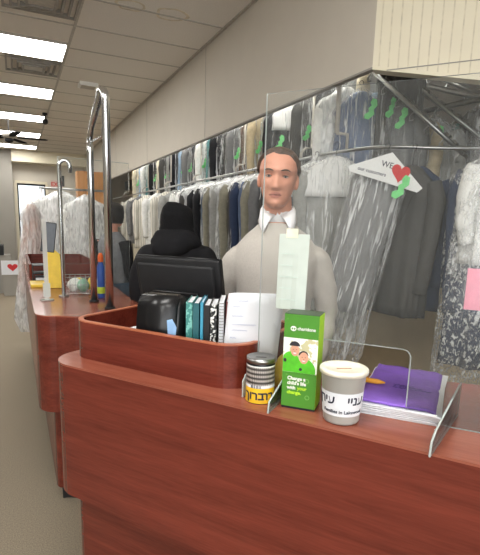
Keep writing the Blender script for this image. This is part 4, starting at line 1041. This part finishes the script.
# lower row, far to near
low = [('striped white', 9.3, 0), ('grey', 8.75, 0), ('striped white', 8.2, 0), ('white', 7.55, 0), ('striped white', 7.05, 0), ('silver grey', 6.6, 0), ('white', 6.1, 0), ('white', 5.75, 1), ('charcoal', 5.45, 1), ('black', 5.25, 1), ('black', 5.05, 1), ('denim blue', 4.9, 0), ('olive grey', 4.75, 1), ('grey', 4.58, 1), ('silver grey', 4.44, 1), ('olive grey', 4.3, 1), ('charcoal', 4.18, 0), ('navy', 4.06, 1), ('blue', 3.95, 0), ('olive grey', 3.82, 1), ('grey', 3.66, 1), ('charcoal', 3.5, 0), ('silver grey', 3.36, 1), ('navy', 3.2, 0)]
tot = {}; cnt = {}
for c, _, _ in low: tot[c] = tot.get(c, 0)+1
for i, (c, y, cp) in enumerate(low):
    cnt[c] = cnt.get(c, 0)+1
    pos = 'only ' if tot[c] == 1 else (['farthest ', 'second farthest ', 'third farthest ', 'fourth farthest '][cnt[c]-1])
    wr = i > 5
    shirt_ = 'shirt' in c or 'white' in c
    nm = ('%s%s shirt hanging on the lower rail' if shirt_ else '%s%s garment hanging on the lower rail') % (pos, c)
    if cp: nm = nm.replace(' hanging on the lower', ' under white paper on the lower')
    hang_garment('hanging_shirt' if shirt_ else 'hanging_garment', nm, 'shirt' if shirt_ else 'garment', (2.1, y, RZ+.0), random.uniform(-.1, .1), c, L=random.uniform(.8, .92) if i < 7 else random.uniform(1.1, 1.3), hw=.27 if i in (8, 14) else (.235 if cp else .205), dp=.055 if i < 7 else (.085 if i in (8, 14) else .036), plastic=('film_milky' if i in (7, 8, 9, 12, 14, 19) else 'film') if wr else None, cape=bool(cp), gtag=(.02 if i in (12, 19, 22) else False), group='garments on the lower rail', seed=300+i, hook=.0)
# corner and foreground right
hang_garment('wrapped_garment', 'wide grey wrapped garments under a white paper cape, right of the man', 'garment', (1.90, 2.60, 2.03), -.45, 'silver grey', L=1.1, hw=.2, dp=.06, cape=True, gtag=.13, plastic='film', seed=11, extra=.2, hook=.02)
hang_garment('wrapped_garment', "denim blue garment in plastic directly behind the man's shoulder", 'garment', (2.02, 3.0, 2.03), -.3, 'denim blue', L=1.25, hw=.2, dp=.06, plastic='film', seed=12, extra=.1, cape=True)
hang_garment('wrapped_garment', 'grey garment in long plastic with a heart-printed paper cape', 'garment', (1.955, 2.19, 1.975), -.35, 'grey', L=.9, hw=.15, dp=.045, sleeves=False, plastic='film', paper_tri=True, gtag=.09, seed=13, extra=.4, tilt=.2, hook=.02, flare=.9)
hang_garment('hanging_jacket', 'dark grey suit jacket hanging unwrapped right of the heart-printed cape', 'jacket', (2.21, 2.24, 2.0), -1.3, 'charcoal', L=.92, tilt=.05, hw=.17, dp=.06, plastic=None, seed=14, lapel=True, hook=.05)
hang_garment('hanging_jacket', 'navy suit jacket half hidden behind the dark grey one', 'jacket', (2.33, 2.32, 2.0), -1.2, 'navy', L=.9, hw=.19, dp=.06, plastic=None, seed=15, lapel=True, hook=.04)
hang_garment('wrapped_bundle', 'big crumpled plastic bundle with dark navy cloth at the right edge', 'garment', (2.46, 1.84, 1.99), -.5, 'navy', L=1.2, hw=.2, dp=.1, plastic='film_crumple', seed=16, extra=.2, cape=False)
g = hang_garment('wrapped_bundle', 'white ruffled garment stuffed in crumpled plastic at the right edge', 'garment', (2.40, 1.74, 2.01), -.5, 'white', L=.62, hw=.19, dp=.09, plastic='film_crumple', seed=17, extra=.1)
o = tag(part('pink_tag', box(nb(), -.05, .05, -.002, 0, -.1, .1), M['pink']), 'pink paper ticket on the crumpled bundle at the right edge', 'ticket'); o.location = (1.985, 1.53, 1.23); o.rotation_euler = (0, 0, -.9)
# upper corner cluster, where the rail turns
for i, (c, x, y, z, rz, L_, pl, lab) in enumerate([
    ('white', 2.28, 3.06, 2.58, -.3, .75, 'film_milky', 'white wrapped garment nearest the corner on the upper rail'),
    ('blue', 2.30, 2.90, 2.53, -.6, .8, 'film', 'bright blue wrapped garment at the corner of the upper rail'),
    ('light blue', 2.42, 2.86, 2.53, -.8, .8, 'film_light', 'pale blue wrapped garment just right of the bright blue one'),
    ('grey', 2.5, 2.74, 2.46, -1.0, .7, 'film_light', 'grey wrapped garment lying high beside the chain conveyor'),
    ('beige', 2.62, 2.72, 2.40, -1.0, .75, 'film', 'beige wrapped garment under the chain conveyor'),
    ('silver grey', 2.78, 2.66, 2.36, -1.1, .7, 'film', 'silver grey wrapped garment below the chain conveyor'),
    ('teal', 2.98, 2.62, 2.34, -1.0, .7, 'film', 'teal wrapped garment in the dark corner behind the conveyor'),
    ('charcoal', 3.1, 2.4, 2.5, -1.0, .8, 'film', 'charcoal wrapped garment in the dark corner behind the conveyor')]):
    hang_garment('wrapped_garment', lab, 'garment', (x, y, z), rz, c, L=L_, hw=.17, dp=.05, sleeves=i != 1, plastic=pl, gtag=(.06 if i in (1, 3, 5) else False), seed=50+i, cape=(i == 0))
# sloping chain conveyor in the dark corner
def sloped(name, label, A, B, n_, seed, wd_=.07):
    A = V(A); B = V(B); rnd = random.Random(seed); T = thing(name, label, 'conveyor', A); d = (B-A).normalized(); s_ = d.cross(V((0, 0, 1))).normalized(); u_ = s_.cross(d)
    for q in (-1, 1): part('side_rail', tube(nb(), [s_*wd_*q, B-A+s_*wd_*q], .014, 8), M['steel'], T, True)
    bm = nb(); ln = (B-A).length
    for k_ in range(n_):
        c = d*(ln*(k_+.5)/n_); mt = Matrix((d, s_, u_)).transposed().to_4x4(); mt.translation = c
        box(bm, -.018, .018, -.03, .03, -.012, .02+rnd.uniform(0, .012), mtx=mt, bev=.004)
        tube(bm, [c-s_*wd_, c+s_*wd_], .006, 6)
    part('chain', bm, M['dark_steel'], T)
    bm = nb()
    for k_ in range(0, n_, 2):
        c = d*(ln*(k_+.5)/n_); tube(bm, [c, c-u_*.05, c-u_*.07+d*.02, c-u_*.05+d*.035], .005, 6)
    part('hook', bm, M['steel'], T)
sloped('chain_conveyor', 'sloping steel chain conveyor just under the corner of the cream siding', (2.28, 2.80, 2.60), (2.62, 2.22, 1.98), 13, 1)
sloped('chain_conveyor', 'second sloping chain conveyor, darker, right of the first', (2.62, 2.98, 2.72), (3.0, 2.3, 2.06), 13, 2, .05)
sloped('chain_conveyor', 'farthest sloping conveyor rail deep in the dark corner', (3.0, 3.2, 2.85), (3.4, 2.3, 2.3), 13, 3, .05)
for i, (a, b) in enumerate([((2.5, 3.1, 2.3), (3.5, 2.0, 2.55)), ((2.9, 2.9, 2.6), (3.6, 1.9, 2.2))]):
    tag(part('support_pipe', tube(nb(), [a, b], .02, 10), M['dark_steel'], None, True), ('thin support pipe rising to the right behind the conveyors', 'thin support pipe falling to the right behind the conveyors')[i], 'pipe')
# garments in plastic hanging at the far end of the far counter
R_ = thing('rolling_rack', 'steel rack carrying the plastic-covered dresses behind the far counter', 'rack', (.5, 6.25, 0))
part('top_bar', tube(nb(), [(-.22, 0, 1.88), (.62, 0, 1.88)], .014, 10), M['steel'], R_, True)
for s in (-.2, .6):
    part('post', tube(nb(), [(s, 0, .06), (s, 0, 1.88)], .014, 10), M['steel'], R_, True); part('foot', tube(nb(), [(s, -.25, .05), (s, .25, .05)], .016, 8), M['steel'], R_, True)
hang_garment('dress_bag', 'wide white dress in a milky plastic bag behind the far counter', 'garment', (.52, 6.25, 1.874), .12, 'white', L=1.3, hw=.27, dp=.11, plastic='film_milky', seed=71, extra=.1, flare=1.25, hook=-.02)
hang_garment('dress_bag', 'white shirt-shaped bundle in milky plastic, right of the wide dress', 'garment', (.78, 6.05, 1.85), -.1, 'white', L=1.0, hw=.2, dp=.06, plastic='film_milky', seed=72, extra=.2, hook=0)
GM['peach'] = gm('peach', (236, 190, 170))
hang_garment('dress_bag', 'peach-shouldered dress in trailing clear plastic at the left of the rack', 'garment', (.16, 5.75, 1.76), .4, 'peach', L=1.0, hw=.085, dp=.05, sleeves=False, plastic='film_milky', seed=73, extra=.42, flare=2.0, hook=.02)
